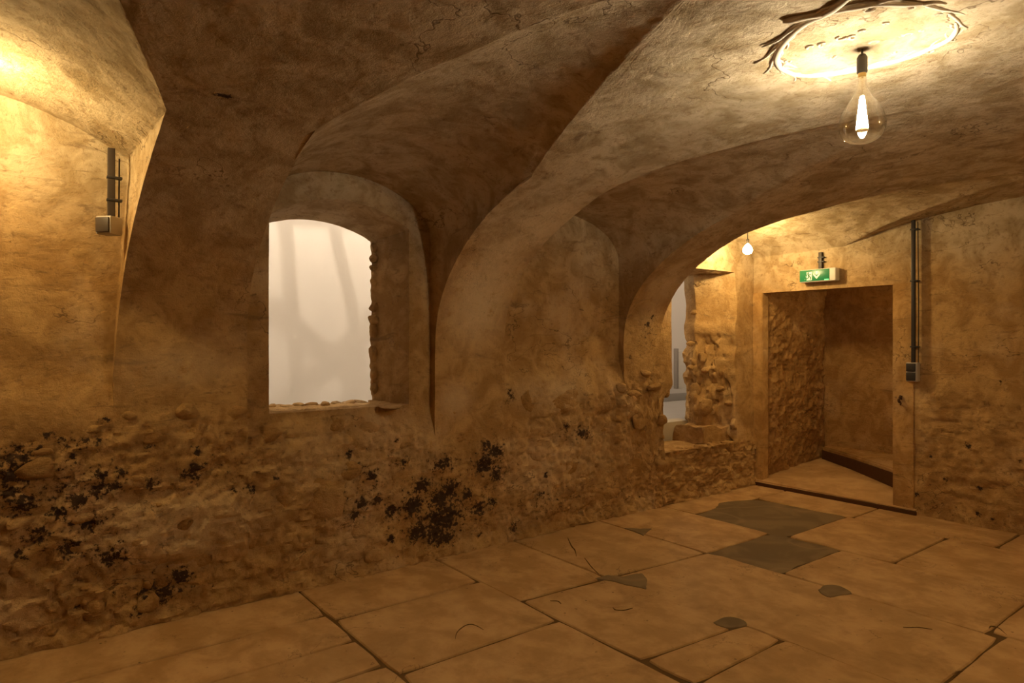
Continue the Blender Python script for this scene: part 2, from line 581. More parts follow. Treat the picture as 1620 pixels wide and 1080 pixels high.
# wide areas with a thin sprinkling: x, z, rx, rz, amount
MOULD_WIDE = [(2.25, 0.35, 0.45, 0.35, 0.49), (2.72, 0.60, 0.25, 0.18, 0.41), (0.12, 0.75, 0.45, 0.25, 0.41), (0.3, 0.5, 0.35, 0.3, 0.30),
              (0.65, 0.18, 0.3, 0.14, 0.43), (1.75, 0.5, 0.35, 0.3, 0.35), (3.5, 0.72, 0.35, 0.12, 0.34), (0.85, 0.75, 0.4, 0.2, 0.27),
              (3.4, 0.2, 0.6, 0.2, 0.30), (4.3, 0.15, 0.5, 0.15, 0.27), (4.38, 1.5, 0.1, 0.2, 0.34)]

def mould_at(x, z):
    a = np.zeros(x.shape)
    for mx, mz, r in MOULD:
        r = r * 1.65
        a = np.maximum(a, 0.60 * np.exp(-((x - mx) ** 2 + (z - mz) ** 2 * 1.3) / (r * r)))
    w = np.zeros(x.shape)
    for mx, mz, rx, rz, s in MOULD_WIDE:
        w = np.maximum(w, s * np.exp(-((x - mx) / rx) ** 2 - ((z - mz) / rz) ** 2))
    return a + w

def rubble(u, v, P):
    """relief of a rough masonry face, in metres"""
    wu = u + 0.035 * fbm(P, 5, 2)
    wv = v + 0.03 * fbm(P + 31.0, 5, 2)
    f1, f2, cid = worley(wu / 0.21, wv / 0.125)
    cell = sm(0.0, 0.32, f2 - f1) * (0.35 + 0.65 * cid)
    h1, h2, hid = worley(wu / 0.075 + 40, wv / 0.055)
    small = sm(0.0, 0.35, h2 - h1) * hid
    patch_ = sm(-0.25, 0.35, fbm(P + 77.0, 1.6, 2))
    pits = np.minimum(0, fbm(P + 50.0, 9, 4, 0.62) + 0.12)
    return (0.020 * (cell - 0.45) + 0.008 * (small - 0.3)) * (0.25 + 0.75 * patch_) + 0.024 * fbm(P, 2.6, 3) + 0.020 * ridged(P, 8.5) + 0.010 * fbm(P, 26, 3, 0.6) + 0.030 * pits

def ridged(P, f):
    n = 1 - np.abs(fbm(P + 13.0, f, 4, 0.6)) * 2.2
    return n - 0.6

def vertex_normals(G):
    du = np.zeros_like(G); dv = np.zeros_like(G)
    du[1:-1] = G[2:] - G[:-2]; du[0] = G[1] - G[0]; du[-1] = G[-1] - G[-2]
    dv[:, 1:-1] = G[:, 2:] - G[:, :-2]; dv[:, 0] = G[:, 1] - G[:, 0]; dv[:, -1] = G[:, -1] - G[:, -2]
    n = np.cross(du, dv)
    l = np.linalg.norm(n, axis=2, keepdims=True)
    l[l < 1e-12] = 1
    return n / l

def displace_vault(G, tags, rows, fine=True):
    Nn = vertex_normals(G)
    ctr = np.array([0, YC, 1.2])
    inward = (ctr[None, None, 1] - G[..., 1]) * Nn[..., 1] + (1.2 - G[..., 2]) * Nn[..., 2]
    flip = np.where(inward < -1e-9, -1.0, 1.0)[..., None]
    Nn = Nn * flip
    # the barrel and the plain wall have exact normals, so that doubled columns move together
    if rows:
        eta = np.clip((G[..., 1] - YC) / A, 0, 1)
        zet = np.clip((G[..., 2] - Z0) / RISE, 0, 1)
        nb = np.stack([eta * 0, -eta ** (PEX - 1) / A, -zet ** (PEX - 1) / RISE], 2)
        nb /= np.maximum(np.linalg.norm(nb, axis=2, keepdims=True), 1e-9)
        Nn[:, rows[1]:] = nb[:, rows[1]:]
        Nn[:, :rows[0] + 1] = (0, -1, 0)
        pier = np.array([t == 'pier' for t in tags])
        Nn[pier, rows[0] + 1:] = nb[pier, rows[0] + 1:]
    P = G.reshape(-1, 3)
    x, y, z = P[:, 0], P[:, 1], P[:, 2]
    d = 0.013 * fbm(P, 1.3, 2) + 0.0045 * fbm(P, 5.5, 3)
    if fine:
        line = np.interp(x, [-0.3, 0.4, 0.8, 1.2, 2.0, 2.35, 2.8, 3.0, 3.3, 3.9, 4.2, 4.6, 5.7, 6.0], [1.0, 1.03, 1.10, 1.03, 1.0, 0.72, 0.74, 0.88, 1.08, 1.10, 1.15, 1.05, 0.62, 0.5])
        line = line + 0.07 * fbm(np.stack([x, z * 0.4, x * 0], 1), 3.1, 3)
        rm = 1 - sm(line - 0.14, line + 0.06, z)
        # ragged plaster edge right of the blind bay and round the broken opening
        rm = np.maximum(rm, 0.8 * np.exp(-((x - 4.45) / 0.35) ** 2 - ((z - 1.02) / 0.22) ** 2))
        rm = rm * sm(0.55, 0.9, (y - 2.6))
        rb = rubble(x, z, P)
        # a broad boulder and a hollow under it
        rb = rb + 0.035 * np.exp(-(((x - 0.80) / 0.40) ** 2 + ((z - 0.47) / 0.17) ** 2) ** 2) - 0.020 * np.exp(-((x - 0.72) / 0.3) ** 2 - ((z - 0.27) / 0.05) ** 2)
        rb = rb + 0.02 * np.exp(-(((x - 1.52) / 0.20) ** 2 + ((z - 0.52) / 0.15) ** 2) ** 2)
        d = d * (1 - rm) + rm * (rb + 0.022)
        d = d + 0.028 * (1 - sm(0.0, 0.10, z)) * rm
        # scuffed piers and ragged arrises
        pm = sm(1.25, 1.5, z) * sm(0.02, 0.15, YW - y)
        d = d + pm * 0.0055 * fbm(P, 19, 4, 0.65)
        flatwall = sm(1.0, 1.2, z) * (1 - sm(0.005, 0.03, YW - y))
        d = d + flatwall * np.where(x < 0.5, 0.0035, 0.0012) * fbm(P * np.array([1, 1, 2.2]), 11, 4, 0.6)
    d = d * sm(0.0, 0.16, np.abs(y - YC))
    P2 = P + Nn.reshape(-1, 3) * d[:, None]
    # the long side of the first pier leans outwards
    x, z = P2[:, 0].copy(), P2[:, 2]
    P2[:, 0] = x + 0.034 * np.clip((z - 1.8) / 0.5, -1, 1) * np.clip(1 - np.abs(x - 0.46) / 0.3, 0, 1)
    # the broken opening is wider at its foot
    P2[:, 0] -= 0.12 * (1 - sm(0.93, 1.06, P2[:, 2])) * np.clip(1 - np.abs(x - OPN[0]) / 0.3, 0, 1) * (y > 3.5)
    if fine:
        ragged = np.clip(1 - np.abs(x - OPN[1]) / 0.18, 0, 1) * (y > 3.5) * sm(0.3, 0.5, z) * (1 - sm(2.1, 2.2, z))
        P2[:, 0] += ragged * 0.035 * fbm(P, 7, 3)
    return P2.reshape(G.shape)

R = (84, 32, 40, 18, 56, 84)
G, TAGS = build_columns(R, 0.0115, 0.08)
rS, rZ0 = R[0], R[0] + R[1]
rT = rZ0 + R[2]
rArc = rT + R[3]
rCap = rArc + R[4]
GD = displace_vault(G, TAGS, (rZ0, rCap))
nc, nr = GD.shape[:2]
XS = G[:, 5, 0]

def col_at(x, tag):
    c = [i for i, t in enumerate(TAGS) if t == tag]
    return min(c, key=lambda i: abs(XS[i] - x))

cW0, cW1 = col_at(WIN[0], 'bay2'), col_at(WIN[1], 'bay2')
cO0, cO1 = col_at(OPN[0], 'bay4'), col_at(OPN[1], 'bay4')
keep = np.ones((nc - 1, nr - 1), bool)
keep[cW0:cW1, rS:rT] = False
keep[cO0:cO1, rS:rT] = False

idx = np.arange(nc * nr).reshape(nc, nr)
def grid_faces(mask):
    a = idx[:-1, :-1][mask]; b = idx[1:, :-1][mask]; c = idx[1:, 1:][mask]; d = idx[:-1, 1:][mask]
    return np.stack([a, b, c, d], 1)

def sub_mesh(name, V, F, mat, extra=None, sharp=38):
    used, inv = np.unique(F, return_inverse=True)
    me = mesh_from(name, V[used], inv.reshape(F.shape), mat, True, sharp)
    if extra is not None:
        at = me.attributes.new('mould', 'FLOAT', 'POINT')
        at.data.foreach_set('value', extra[used].astype(np.float32))
        at = me.attributes.new('pale', 'FLOAT', 'POINT')
        at.data.foreach_set('value', pale_at(V[used]).astype(np.float32))
    bm = bmesh.new()
    bm.from_mesh(me)
    bmesh.ops.remove_doubles(bm, verts=bm.verts, dist=2e-5)
    bm.to_mesh(me)
    bm.free()
    me.set_sharp_from_angle(angle=math.radians(sharp))
    return me

# worn places where a paler coat shows: x, z, rx, rz, amount
PALE_SPOTS = [(2.60, 1.80, 0.26, 0.36, 0.75), (2.75, 2.20, 0.20, 0.12, 0.6), (0.78, 0.47, 0.38, 0.18, 0.55), (4.40, 1.85, 0.16, 0.25, 0.4), (0.75, 1.32, 0.30, 0.12, 0.35),
              (2.45, 1.05, 0.14, 0.12, 0.45), (3.3, 1.05, 0.35, 0.14, 0.4), (3.5, 0.55, 0.5, 0.3, 0.25), (1.5, 0.75, 0.3, 0.2, 0.25), (2.2, 0.72, 0.15, 0.2, 0.3)]
def pale_at(P):
    a = np.zeros(len(P))
    for x, z, rx, rz, q in PALE_SPOTS:
        a = np.maximum(a, q * np.exp(-(((P[:, 0] - x) / rx) ** 2 + ((P[:, 2] - z) / rz) ** 2) ** 1.5))
    return a * (P[:, 1] > 2.3)

VV = GD.reshape(-1, 3)
mo = mould_at(VV[:, 0], VV[:, 2]) * sm(3.3, 3.6, VV[:, 1])
mo = np.maximum(mo, 1.1 * np.exp(-(((VV[:, 0] - 0.658) ** 2 * 0.5 + (VV[:, 1] - 2.685) ** 2 * 3) / 0.0011)) * (VV[:, 2] > 2))
low = keep.copy(); low[:, rArc:] = False
high = keep.copy(); high[:, :rArc] = False
wall_left = link('wall_left', sub_mesh('wall_left', VV, grid_faces(low), M_PLASTER, mo), kind='structure')
ceiling = link('ceiling', sub_mesh('ceiling', VV, grid_faces(high), M_PLASTER, mo), kind='structure')

# the far side of the vault, mirrored about the crown
R2 = (6, 4, 8, 4, 26, 34)
G2, TAGS2 = build_columns(R2, 0.035, 0.12, edges=False)
GD2 = displace_vault(G2, TAGS2, (sum(R2[:2]), sum(R2[:5])), fine=False)
GD2[..., 1] = 2 * YC - GD2[..., 1]
idx = np.arange(GD2.shape[0] * GD2.shape[1]).reshape(GD2.shape[:2])
V2 = GD2.reshape(-1, 3)
full = np.ones((GD2.shape[0] - 1, GD2.shape[1] - 1), bool)
a2 = sum(R2[:4])
lo2 = full.copy(); lo2[:, a2:] = False
hi2 = full.copy(); hi2[:, :a2] = False
link('wall_right', sub_mesh('wall_right', V2, grid_faces(lo2), M_PLASTER), kind='structure')
link('vault_half', sub_mesh('vault_half', V2, grid_faces(hi2), M_PLASTER), ceiling, kind='structure')

# ---- embrasures: from the edge of each hole back through the thickness of the wall
def hole_loop(c0, c1):
    L = [GD[c, rS] for c in range(c0, c1 + 1)]
    L += [GD[c1, r] for r in range(rS + 1, rT + 1)]
    L += [GD[c, rT] for c in range(c1 - 1, c0 - 1, -1)]
    L += [GD[c0, r] for r in range(rT - 1, rS, -1)]
    return np.array(L)

def reveal(name, loop, far_fn, n, rough_fn, label=None):
    rings = []
    for k in range(n + 1):
        t = k / n
        rings.append(far_fn(loop, t))
    Gr = np.array(rings)
    P = Gr.reshape(-1, 3)
    tt = np.repeat(np.linspace(0, 1, n + 1), loop.shape[0])
    off = rough_fn(P, tt)
    P = P + off
    Gr = P.reshape(Gr.shape)
    m = loop.shape[0]
    ii = np.arange((n + 1) * m).reshape(n + 1, m)
    F = np.stack([ii[:-1], ii[1:], np.roll(ii[1:], -1, 1), np.roll(ii[:-1], -1, 1)], 2).reshape(-1, 4)
    me = mesh_from(name, P, F, M_PLASTER, True, 40)
    return link(name, me, wall_left, kind='structure')

def far_window(L, t):
    Q = L.copy()
    Q[:, 1] = L[:, 1] + (YW + TH - L[:, 1]) * t
    xi = np.clip((L[:, 0] - 1.6625) / 0.4575, -1, 1)
    xf = 1.61 + xi * 0.425
    zf = np.where(L[:, 2] > 1.6, np.minimum(L[:, 2] - 0.055, 2.155 + 0.105 * (1 - xi ** 2)), L[:, 2])
    zf = np.where(L[:, 2] > 2.1, 2.15 + 0.105 * (1 - xi ** 2), zf)
    Q[:, 0] = L[:, 0] + (xf - L[:, 0]) * t
    Q[:, 2] = L[:, 2] + (zf - L[:, 2]) * t
    return Q

def rough_window(P, t):
    k = sm(0, 0.12, t)
    o = np.zeros_like(P)
    sill = 1 - sm(1.03, 1.10, P[:, 2])
    right = sm(1.95, 2.02, P[:, 0])
    far = sm(0.80, 1.0, t)
    o[:, 0] = -k * (0.004 * fbm(P, 6, 3)) - right * far * 0.028 * (0.3 + fbm(P * np.array([1, 1, 1]), 13, 3))
    o[:, 2] = k * (1 - sill) * 0.004 * fbm(P + 5, 6, 3) + k * sill * (0.004 + 0.020 * fbm(P + 9, 9, 4, 0.6))
    return o

win_reveal = reveal('window_reveal', hole_loop(cW0, cW1), far_window, 40, rough_window)

def far_open(L, t):
    Q = L.copy()
    Q[:, 1] = L[:, 1] + (YW + TH - L[:, 1]) * t
    xi = np.clip((L[:, 0] - OPN[0]) / (OPN[1] - OPN[0]), -0.15, 1.05)
    s = np.clip(t / 0.62, 0, 1)
    s2 = np.clip((t - 0.62) / 0.38, 0, 1)
    xr = OPN[1] + (5.45 - OPN[1]) * s + 0.06 * s2
    xl = OPN[0] + 0.04 * t
    wl = 1 - sm(0, 1, xi)
    Q[:, 0] = L[:, 0] + (xl - OPN[0]) * wl + (xr - OPN[1]) * (1 - wl)
    return Q

def rough_open(P, t):
    k = sm(0, 0.15, t)
    o = np.zeros_like(P)
    right = sm(5.2, 5.4, P[:, 0])
    o[:, 0] = -k * right * (0.008 * fbm(P, 7, 3) + (1 - sm(1.35, 1.65, P[:, 2])) * (0.075 * fbm(P, 7.5, 4, 0.6) + 0.030 * ridged(P, 9) - 0.018)) - k * (1 - right) * 0.02 * fbm(P, 9, 3)
    o[:, 2] = k * (1 - sm(0.46, 0.56, P[:, 2])) * 0.02 * fbm(P + 3, 8, 4) - k * sm(2.05, 2.12, P[:, 2]) * 0.03 * (fbm(P + 8, 7, 3) + 0.3)
    return o

opn_reveal = reveal('opening_reveal', hole_loop(cO0, cO1), far_open, 70, rough_open)

# ---------------------------------------------------------------- end wall with the stair door
DY0, DY1, DZ = 2.497, 3.729, 1.94
def axis(lo, hi, step, snaps):
    v = list(np.linspace(lo, hi, int(round((hi - lo) / step)) + 1))
    for s in snaps:
        v[int(np.argmin([abs(q - s) for q in v]))] = s
    return np.array(v)
ys = axis(-1.5, 4.0, 0.0155, (DY0, DY1))
zz_ = axis(-0.05, 2.75, 0.0155, (DZ,))
GY, GZ = np.meshgrid(ys, zz_, indexing='ij')
P = np.stack([np.full(GY.size, XE), GY.ravel(), GZ.ravel()], 1)
y, z = P[:, 1], P[:, 2]
line = 1.06 + 0.07 * fbm(np.stack([y, y * 0, y * 0 + 4], 1), 1.9, 3)
rm = (1 - sm(line - 0.08, line + 0.04, z)) * (1 - sm(2.26, 2.36, y))
d = 0.012 * fbm(P, 1.4, 2) * (1 - sm(2.0, 2.4, y)) + 0.004 * fbm(P, 7, 4, 0.6)
d = d + rm * (0.85 * rubble(y * 0.75, z * 1.25, P) + 0.014)
d = d * np.where((y > DY0 - 0.02) & (y < DY1 + 0.02) & (z < DZ + 0.02), 0.15, 1)
P[:, 0] -= d
idx = np.arange(P.shape[0]).reshape(GY.shape)
mask = np.ones((len(ys) - 1, len(zz_) - 1), bool)
i0, i1 = int(np.argmin(abs(ys - DY0))), int(np.argmin(abs(ys - DY1)))
j1 = int(np.argmin(abs(zz_ - DZ)))
mask[i0:i1, :j1] = False
EM = [(1.94, 0.62, 0.035), (2.09, 0.33, 0.02), (1.86, 0.30, 0.028), (1.87, 0.10, 0.02), (1.77, 0.07, 0.018), (1.52, 0.13, 0.035), (1.52, 0.96, 0.028), (1.93, 1.21, 0.012), (1.82, 1.17, 0.016), (1.72, 1.14, 0.014), (2.31, 0.16, 0.03), (2.2, 0.5, 0.018), (1.6, 0.55, 0.016), (1.7, 0.33, 0.014)]
em = np.zeros(P.shape[0])
for a_, b_, r_ in EM:
    em = np.maximum(em, 0.85 * np.exp(-((y - a_) ** 2 + (z - b_) ** 2) / (r_ * r_)))
em += 0.16 * (1 - sm(0.0, 0.5, z)) * (1 - sm(2.2, 2.35, y))
wall_back = link('wall_back', sub_mesh('wall_back', P, grid_faces(mask), M_PLASTER, em), kind='structure')

# wall behind the camera
box_obj('wall_front', (-3.1, -1.6, -0.1), (-2.9, 4.1, 2.8), M_PLASTER, kind='structure')

# door surround: two jambs and a lintel of dressed stone
door = bpy.data.objects.new('door_1', None)
COL.objects.link(door)
door['kind'] = 'structure'
def dressed(name, lo, hi, seed, amp=0.004, parent=door, mat=M_JAMB, freq=5):
    bm = bmesh.new()
    add_box(bm, lo, hi)
    L = max(hi[i] - lo[i] for i in range(3))
    for _ in range(2):
        es = [e for e in bm.edges if e.calc_length() > 0.12]
        bmesh.ops.subdivide_edges(bm, edges=es, cuts=3, use_grid_fill=True)
    P = np.array([v.co for v in bm.verts])
    o = np.stack([fbm(P + seed + 10 * i, freq, 4, 0.6) for i in range(3)], 1) * amp
    for v, q in zip(bm.verts, o):
        v.co += Vector(q)
    bmesh.ops.bevel(bm, geom=[e for e in bm.edges if e.is_manifold and e.calc_face_angle() > 0.8], offset=0.006, segments=2, affect='EDGES')
    return bm_obj(name, bm, mat, parent, smooth=True, sharp=50)
dressed('jamb', (XE - 0.014, DY1, 0.0), (XE + 0.10, DY1 + 0.16, DZ + 0.005), 1)
dressed('jamb', (XE - 0.014, DY0 - 0.17, 0.0), (XE + 0.10, DY0, DZ + 0.005), 2)
dressed('lintel', (XE + 0.012, DY0 - 0.02, DZ + 0.002), (XE + 0.16, DY1 + 0.06, DZ + 0.17), 3)
# old iron latch keeper, left in the right jamb
bm = bmesh.new()
add_tube(bm, catmull([(XE - 0.02, 2.432, 0.985), (XE - 0.05, 2.428, 0.975), (XE - 0.052, 2.43, 0.945), (XE - 0.03, 2.424, 0.925), (XE - 0.02, 2.43, 0.91)], 5), lambda t: 0.009 - 0.003 * math.sin(9 * t), 7)
add_box(bm, (XE - 0.030, 2.415, 0.955), (XE - 0.018, 2.438, 0.99), 0.003)
bm_obj('latch_keeper', bm, M_RUST, door, smooth=True, label='rusty iron latch keeper broken off in the right jamb')

# stair lobby behind the door
def wall_grid(name, origin, ua, va, nu, nv, amp_fn, mat, flip=False, parent=None):
    o, ua, va = np.array(origin, float), np.array(ua, float), np.array(va, float)
    U, V = np.meshgrid(np.linspace(0, 1, nu), np.linspace(0, 1, nv), indexing='ij')
    P = o + U.reshape(-1, 1) * ua + V.reshape(-1, 1) * va
    n = np.cross(ua, va); n /= np.linalg.norm(n)
    if flip:
        n = -n
    P = P + n * amp_fn(P, U.ravel(), V.ravel())[:, None]
    ii = np.arange(nu * nv).reshape(nu, nv)
    F = np.stack([ii[:-1, :-1], ii[1:, :-1], ii[1:, 1:], ii[:-1, 1:]], 2).reshape(-1, 4)
    return link(name, mesh_from(name, P, F, mat, True, 45), parent, kind='structure')

wall_grid('wall_stair_left', (6.10, 3.765, -0.1), (1.35, -0.02, 0), (0, 0, 3.2), 130, 300,
          lambda P, u, v: 0.020 * ridged(P, 9) + 0.022 * fbm(P, 14, 4, 0.62) + 0.03 * fbm(P, 3.5, 2) + 0.02 * np.minimum(0, fbm(P + 4, 7, 3)), M_STAIR)
wall_grid('wall_stair_back', (7.34, 3.95, -0.1), (0, -3.0, 0), (0, 0, 3.2), 100, 100,
          lambda P, u, v: 0.012 * fbm(P, 1.8, 3) + 0.005 * fbm(P, 9, 4, 0.6), M_STAIR, flip=False)
wall_grid('wall_stair_right', (6.10, 1.02, -0.1), (1.35, -0.02, 0), (0, 0, 3.2), 30, 40,
          lambda P, u, v: 0.02 * fbm(P, 3, 3), M_STAIR, flip=True)
box_obj('wall_stair_front', (6.14, 0.95, -0.05), (6.18, 2.42, 3.1), M_STAIR, kind='structure')
box_obj('wall_stair_front', (6.14, 2.42, 2.12), (6.18, 4.1, 3.1), M_STAIR, kind='structure')
box_obj('ceiling_stair', (6.12, 0.95, 3.0), (7.5, 4.1, 3.1), M_STAIR, kind='structure')

# threshold slab that climbs towards the back, and the first winder
def prism(bm, poly_lo, poly_hi):
    a = [bm.verts.new(p) for p in poly_lo]
    b = [bm.verts.new(p) for p in poly_hi]
    n = len(a)
    bm.faces.new(a[::-1]); bm.faces.new(b)
    for i in range(n):
        bm.faces.new((a[i], a[(i + 1) % n], b[(i + 1) % n], b[i]))
    bmesh.ops.recalc_face_normals(bm, faces=bm.faces)

stair = bpy.data.objects.new('floor_stair', None)
COL.objects.link(stair)
stair['kind'] = 'structure'
bm = bmesh.new()
prism(bm, [(6.015, 2.30, -0.05), (6.015, 3.80, -0.05), (6.30, 3.80, -0.05), (7.4, 3.80, -0.05), (7.4, 2.25, -0.05), (6.30, 2.25, -0.05)],
      [(6.015, 2.30, 0.034), (6.015, 3.80, 0.046), (6.30, 3.80, 0.125), (7.4, 3.80, 0.15), (7.4, 2.25, 0.14), (6.30, 2.25, 0.105)])
bmesh.ops.bevel(bm, geom=[e for e in bm.edges if e.calc_face_angle(0) > 1.0], offset=0.012, segments=2, affect='EDGES')
bm_obj('threshold', bm, M_SLAB, stair, smooth=True)
bm = bmesh.new()
poly = [(7.24, 3.72), (7.42, 3.75), (7.42, 0.95), (6.19, 0.95), (6.25, 2.2), (6.34, 2.48), (6.52, 2.70), (6.95, 3.27)]
prism(bm, [(x, y, 0.05) for x, y in poly], [(x, y, 0.275) for x, y in poly])
bmesh.ops.bevel(bm, geom=[e for e in bm.edges if e.calc_face_angle(0) > 1.0], offset=0.014, segments=3, affect='EDGES')
bm_obj('winder_step', bm, M_STAIR, stair, smooth=True)

M_RISER = simple('dirty_riser', (0.10, 0.045, 0.018), 0.95, 0.3, 18, 0.05)
dressed('riser', (6.005, 2.30, -0.02), (6.04, 3.81, 0.030), 9, 0.004, stair, M_RISER)
bm = bmesh.new()
for (xa, ya), (xb, yb) in zip([(6.30, 2.2), (6.34, 2.48), (6.52, 2.70), (6.95, 3.27)], [(6.34, 2.48), (6.52, 2.70), (6.95, 3.27), (7.24, 3.72)]):
    L = math.hypot(xb - xa, yb - ya); nx, ny = -(yb - ya) / L * 0.012, (xb - xa) / L * 0.012
    prism(bm, [(xa + nx, ya + ny, 0.05), (xb + nx, yb + ny, 0.05), (xb - nx, yb - ny, 0.05), (xa - nx, ya - ny, 0.05)],
          [(xa + nx, ya + ny, 0.235), (xb + nx, yb + ny, 0.235), (xb - nx, yb - ny, 0.235), (xa - nx, ya - ny, 0.235)])
bm_obj('riser', bm, M_RISER, stair)

# ---------------------------------------------------------------- floor: bed, slabs, mortar fills
floor = link('floor', mesh_from('floor', np.array([(-3, -1.6, -0.011), (6.3, -1.6, -0.011), (6.3, 4.0, -0.011), (-3, 4.0, -0.011)]), [[0, 1, 2, 3]], M_BED, False), kind='structure')

def jitter_outline(c, gap, seed, amp=0.006):
    pts = []
    n_ = len(c)
    c = [np.array(p, float) for p in c]
    ins = []
    for i in range(n_):                      # pull every corner in by the width of half a joint
        a, b, d = c[i - 1], c[i], c[(i + 1) % n_]
        u, v = (b - a) / np.linalg.norm(b - a), (d - b) / np.linalg.norm(d - b)
        n1, n2_ = np.array([-u[1], u[0]]), np.array([-v[1], v[0]])
        ins.append(b + gap * (n1 + n2_))
    for i in range(n_):
        a, b = ins[i], ins[(i + 1) % n_]
        n = max(3, int(np.linalg.norm(b - a) / 0.09))
        nrm = np.array([-(b - a)[1], (b - a)[0]]) / np.linalg.norm(b - a)
        prv = a - ins[i - 1]
        for k in range(n):
            p = a + (b - a) * (k / n)
            w = amp * float(fbm(np.array([[p[0], p[1], seed * 3.7]]), 5.5, 3)[0])
            if k == 0:
                p = p + 0.010 * ((b - a) / np.linalg.norm(b - a) - prv / np.linalg.norm(prv))
                w = 0
            pts.append((p + nrm * w, nrm))
    return np.array([p for p, _ in pts]), np.array([q for _, q in pts])

def slab(corners, seed):
    o, d = jitter_outline(corners, (0.002, 0.0035, 0.005)[seed % 3], seed)
    dz = random.uniform(-0.003, 0.002)
    bm = bmesh.new()
    n = len(o)
    r0 = [bm.verts.new((*p, -0.05)) for p in o]
    r1 = [bm.verts.new((*p, -0.007 + dz)) for p in o]
    r2 = [bm.verts.new((*(p + q * 0.005), dz - 0.001)) for p, q in zip(o, d)]
    r3 = [bm.verts.new((*(p + q * 0.014), dz)) for p, q in zip(o, d)]
    for a, b in ((r0, r1), (r1, r2), (r2, r3)):
        for i in range(n):
            bm.faces.new((a[i], a[(i + 1) % n], b[(i + 1) % n], b[i]))
    bm.faces.new(r3)
    return bm_obj('slab', bm, M_SLAB, floor, smooth=True, sharp=30)

SLABS = [(-0.95, 1.345, 3.38, 3.9), (-0.95, 1.345, 3.005, 3.375), (-0.95, 1.345, 2.69, 3.0), (-0.95, 1.35, 1.9, 2.685),
         (1.35, 2.265, 3.285, 3.9), (1.35, 2.28, 2.575, 3.28), (1.36, 2.28, 1.7, 2.57),
         (2.27, 2.925, 2.893, 3.9, 2.858), (2.93, 3.81, 2.856, 3.9, 2.772), 
           (3.81, 4.585, 2.765, 3.9),
         (4.59, XE + 0.05, 3.46, 3.9), (5.515, XE + 0.05, 2.60, 3.455), (3.86, 4.60, 1.16, 2.24), (4.605, 5.52, 1.9, 2.63), (5.525, XE + 0.05, 1.6, 2.595),
         (4.605, 5.52, 1.15, 1.895), (5.525, XE + 0.05, 0.5, 1.595), (3.04, 3.9, 0.2, 1.095), (3.905, 4.72, 0.1, 1.155), (4.725, 5.5, 0.1, 1.145),
         (2.32, 3.0, 0.9, 1.735), (2.33, 3.035, -0.1, 0.895), (1.37, 2.31, 0.7, 1.695), (-0.95, 1.36, 0.9, 1.895)]
for i, q in enumerate(SLABS):
    x0, x1, y0, y1 = q[:4]
    slab([(x0, y0), (x1, q[4] if len(q) > 4 else y0), (x1, y1), (x0, y1)], i)
slab([(2.31, 1.74), (3.0, 1.74), (3.0, 1.955), (2.305, 2.012)], 41)
slab([(2.29, 2.02), (3.0, 1.96), (3.0, 1.1), (3.865, 1.1), (3.845, 2.768), (2.285, 2.887)], 40)
# unseen remainder of the paving behind the camera
box_obj('floor_rear', (-2.95, -1.5, -0.06), (-0.955, 3.9, -0.002), M_SLAB, floor)
box_obj('floor_rear', (-0.95, -1.5, -0.06), (6.1, 0.05, -0.004), M_SLAB, floor)

def patch(pts, z, seed, lab):
    P = catmull([(x, y, 0) for x, y in pts] + [(pts[0][0], pts[0][1], 0)], 4)[:-1]
    A3 = np.array([tuple(p) for p in P])
    j = np.stack([fbm(A3 + seed, 14, 3), fbm(A3 + seed + 7, 14, 3)], 1) * 0.010
    bm = bmesh.new()
    c = A3[:, :2].mean(0)
    r0 = [bm.verts.new((a[0] + q[0], a[1] + q[1], z - 0.03)) for a, q in zip(A3, j)]
    r1 = [bm.verts.new((a[0] + q[0], a[1] + q[1], z - 0.003)) for a, q in zip(A3, j)]
    r2 = [bm.verts.new((a[0] + q[0] + (c[0] - a[0]) * 0.04, a[1] + q[1] + (c[1] - a[1]) * 0.04, z)) for a, q in zip(A3, j)]
    n = len(r0)
    for a, b in ((r0, r1), (r1, r2)):
        for i in range(n):
            bm.faces.new((a[i], a[(i + 1) % n], b[(i + 1) % n], b[i]))
    bm.faces.new(r2)
    bmesh.ops.recalc_face_normals(bm, faces=bm.faces)
    bm_obj('mortar_patch', bm, M_PATCH, floor, smooth=True, sharp=30, label=lab)

def sharp_poly(pts, n=7):
    out = []
    for i in range(len(pts)):
        a, b = pts[i], pts[(i + 1) % len(pts)]
        for k in range(n):
            t = k / n
            out.append((a[0] + (b[0] - a[0]) * t, a[1] + (b[1] - a[1]) * t))
    return out
patch([(4.57, 3.42), (4.70, 3.44), (4.86, 3.46), (5.0, 3.53), (5.11, 3.57), (5.28, 3.52), (5.44, 3.43), (5.49, 3.3), (5.5, 3.18), (5.505, 2.88), (5.505, 2.65), (5.25, 2.645), (5.04, 2.643), (4.6, 2.64), (4.56, 2.76), (4.59, 2.99), (4.57, 3.23)], -0.002, 1, 'large grey mortar fill in front of the stair door')
patch([(3.80, 2.752), (3.95, 2.758), (4.11, 2.762), (4.31, 2.755), (4.57, 2.735), (4.595, 2.5), (4.60, 2.255), (4.45, 2.25), (4.29, 2.24), (4.06, 2.255), (3.86, 2.245), (3.83, 2.45), (3.84, 2.62)], -0.001, 2, 'square grey mortar fill nearer the camera')
patch(sharp_poly([(2.85, 2.885), (2.95, 2.88), (3.01, 2.80), (3.10, 2.79), (3.15, 2.77), (3.08, 2.66), (2.97, 2.58), (2.93, 2.69), (2.91, 2.77)], 3), 0.003, 3, 'dark bow-shaped mortar fill')
patch(sharp_poly([(3.80, 3.52), (3.87, 3.45), (3.96, 3.38), (3.87, 3.34), (3.78, 3.30), (3.79, 3.39)], 3), 0.003, 4, 'small dark triangular fill near the wall')
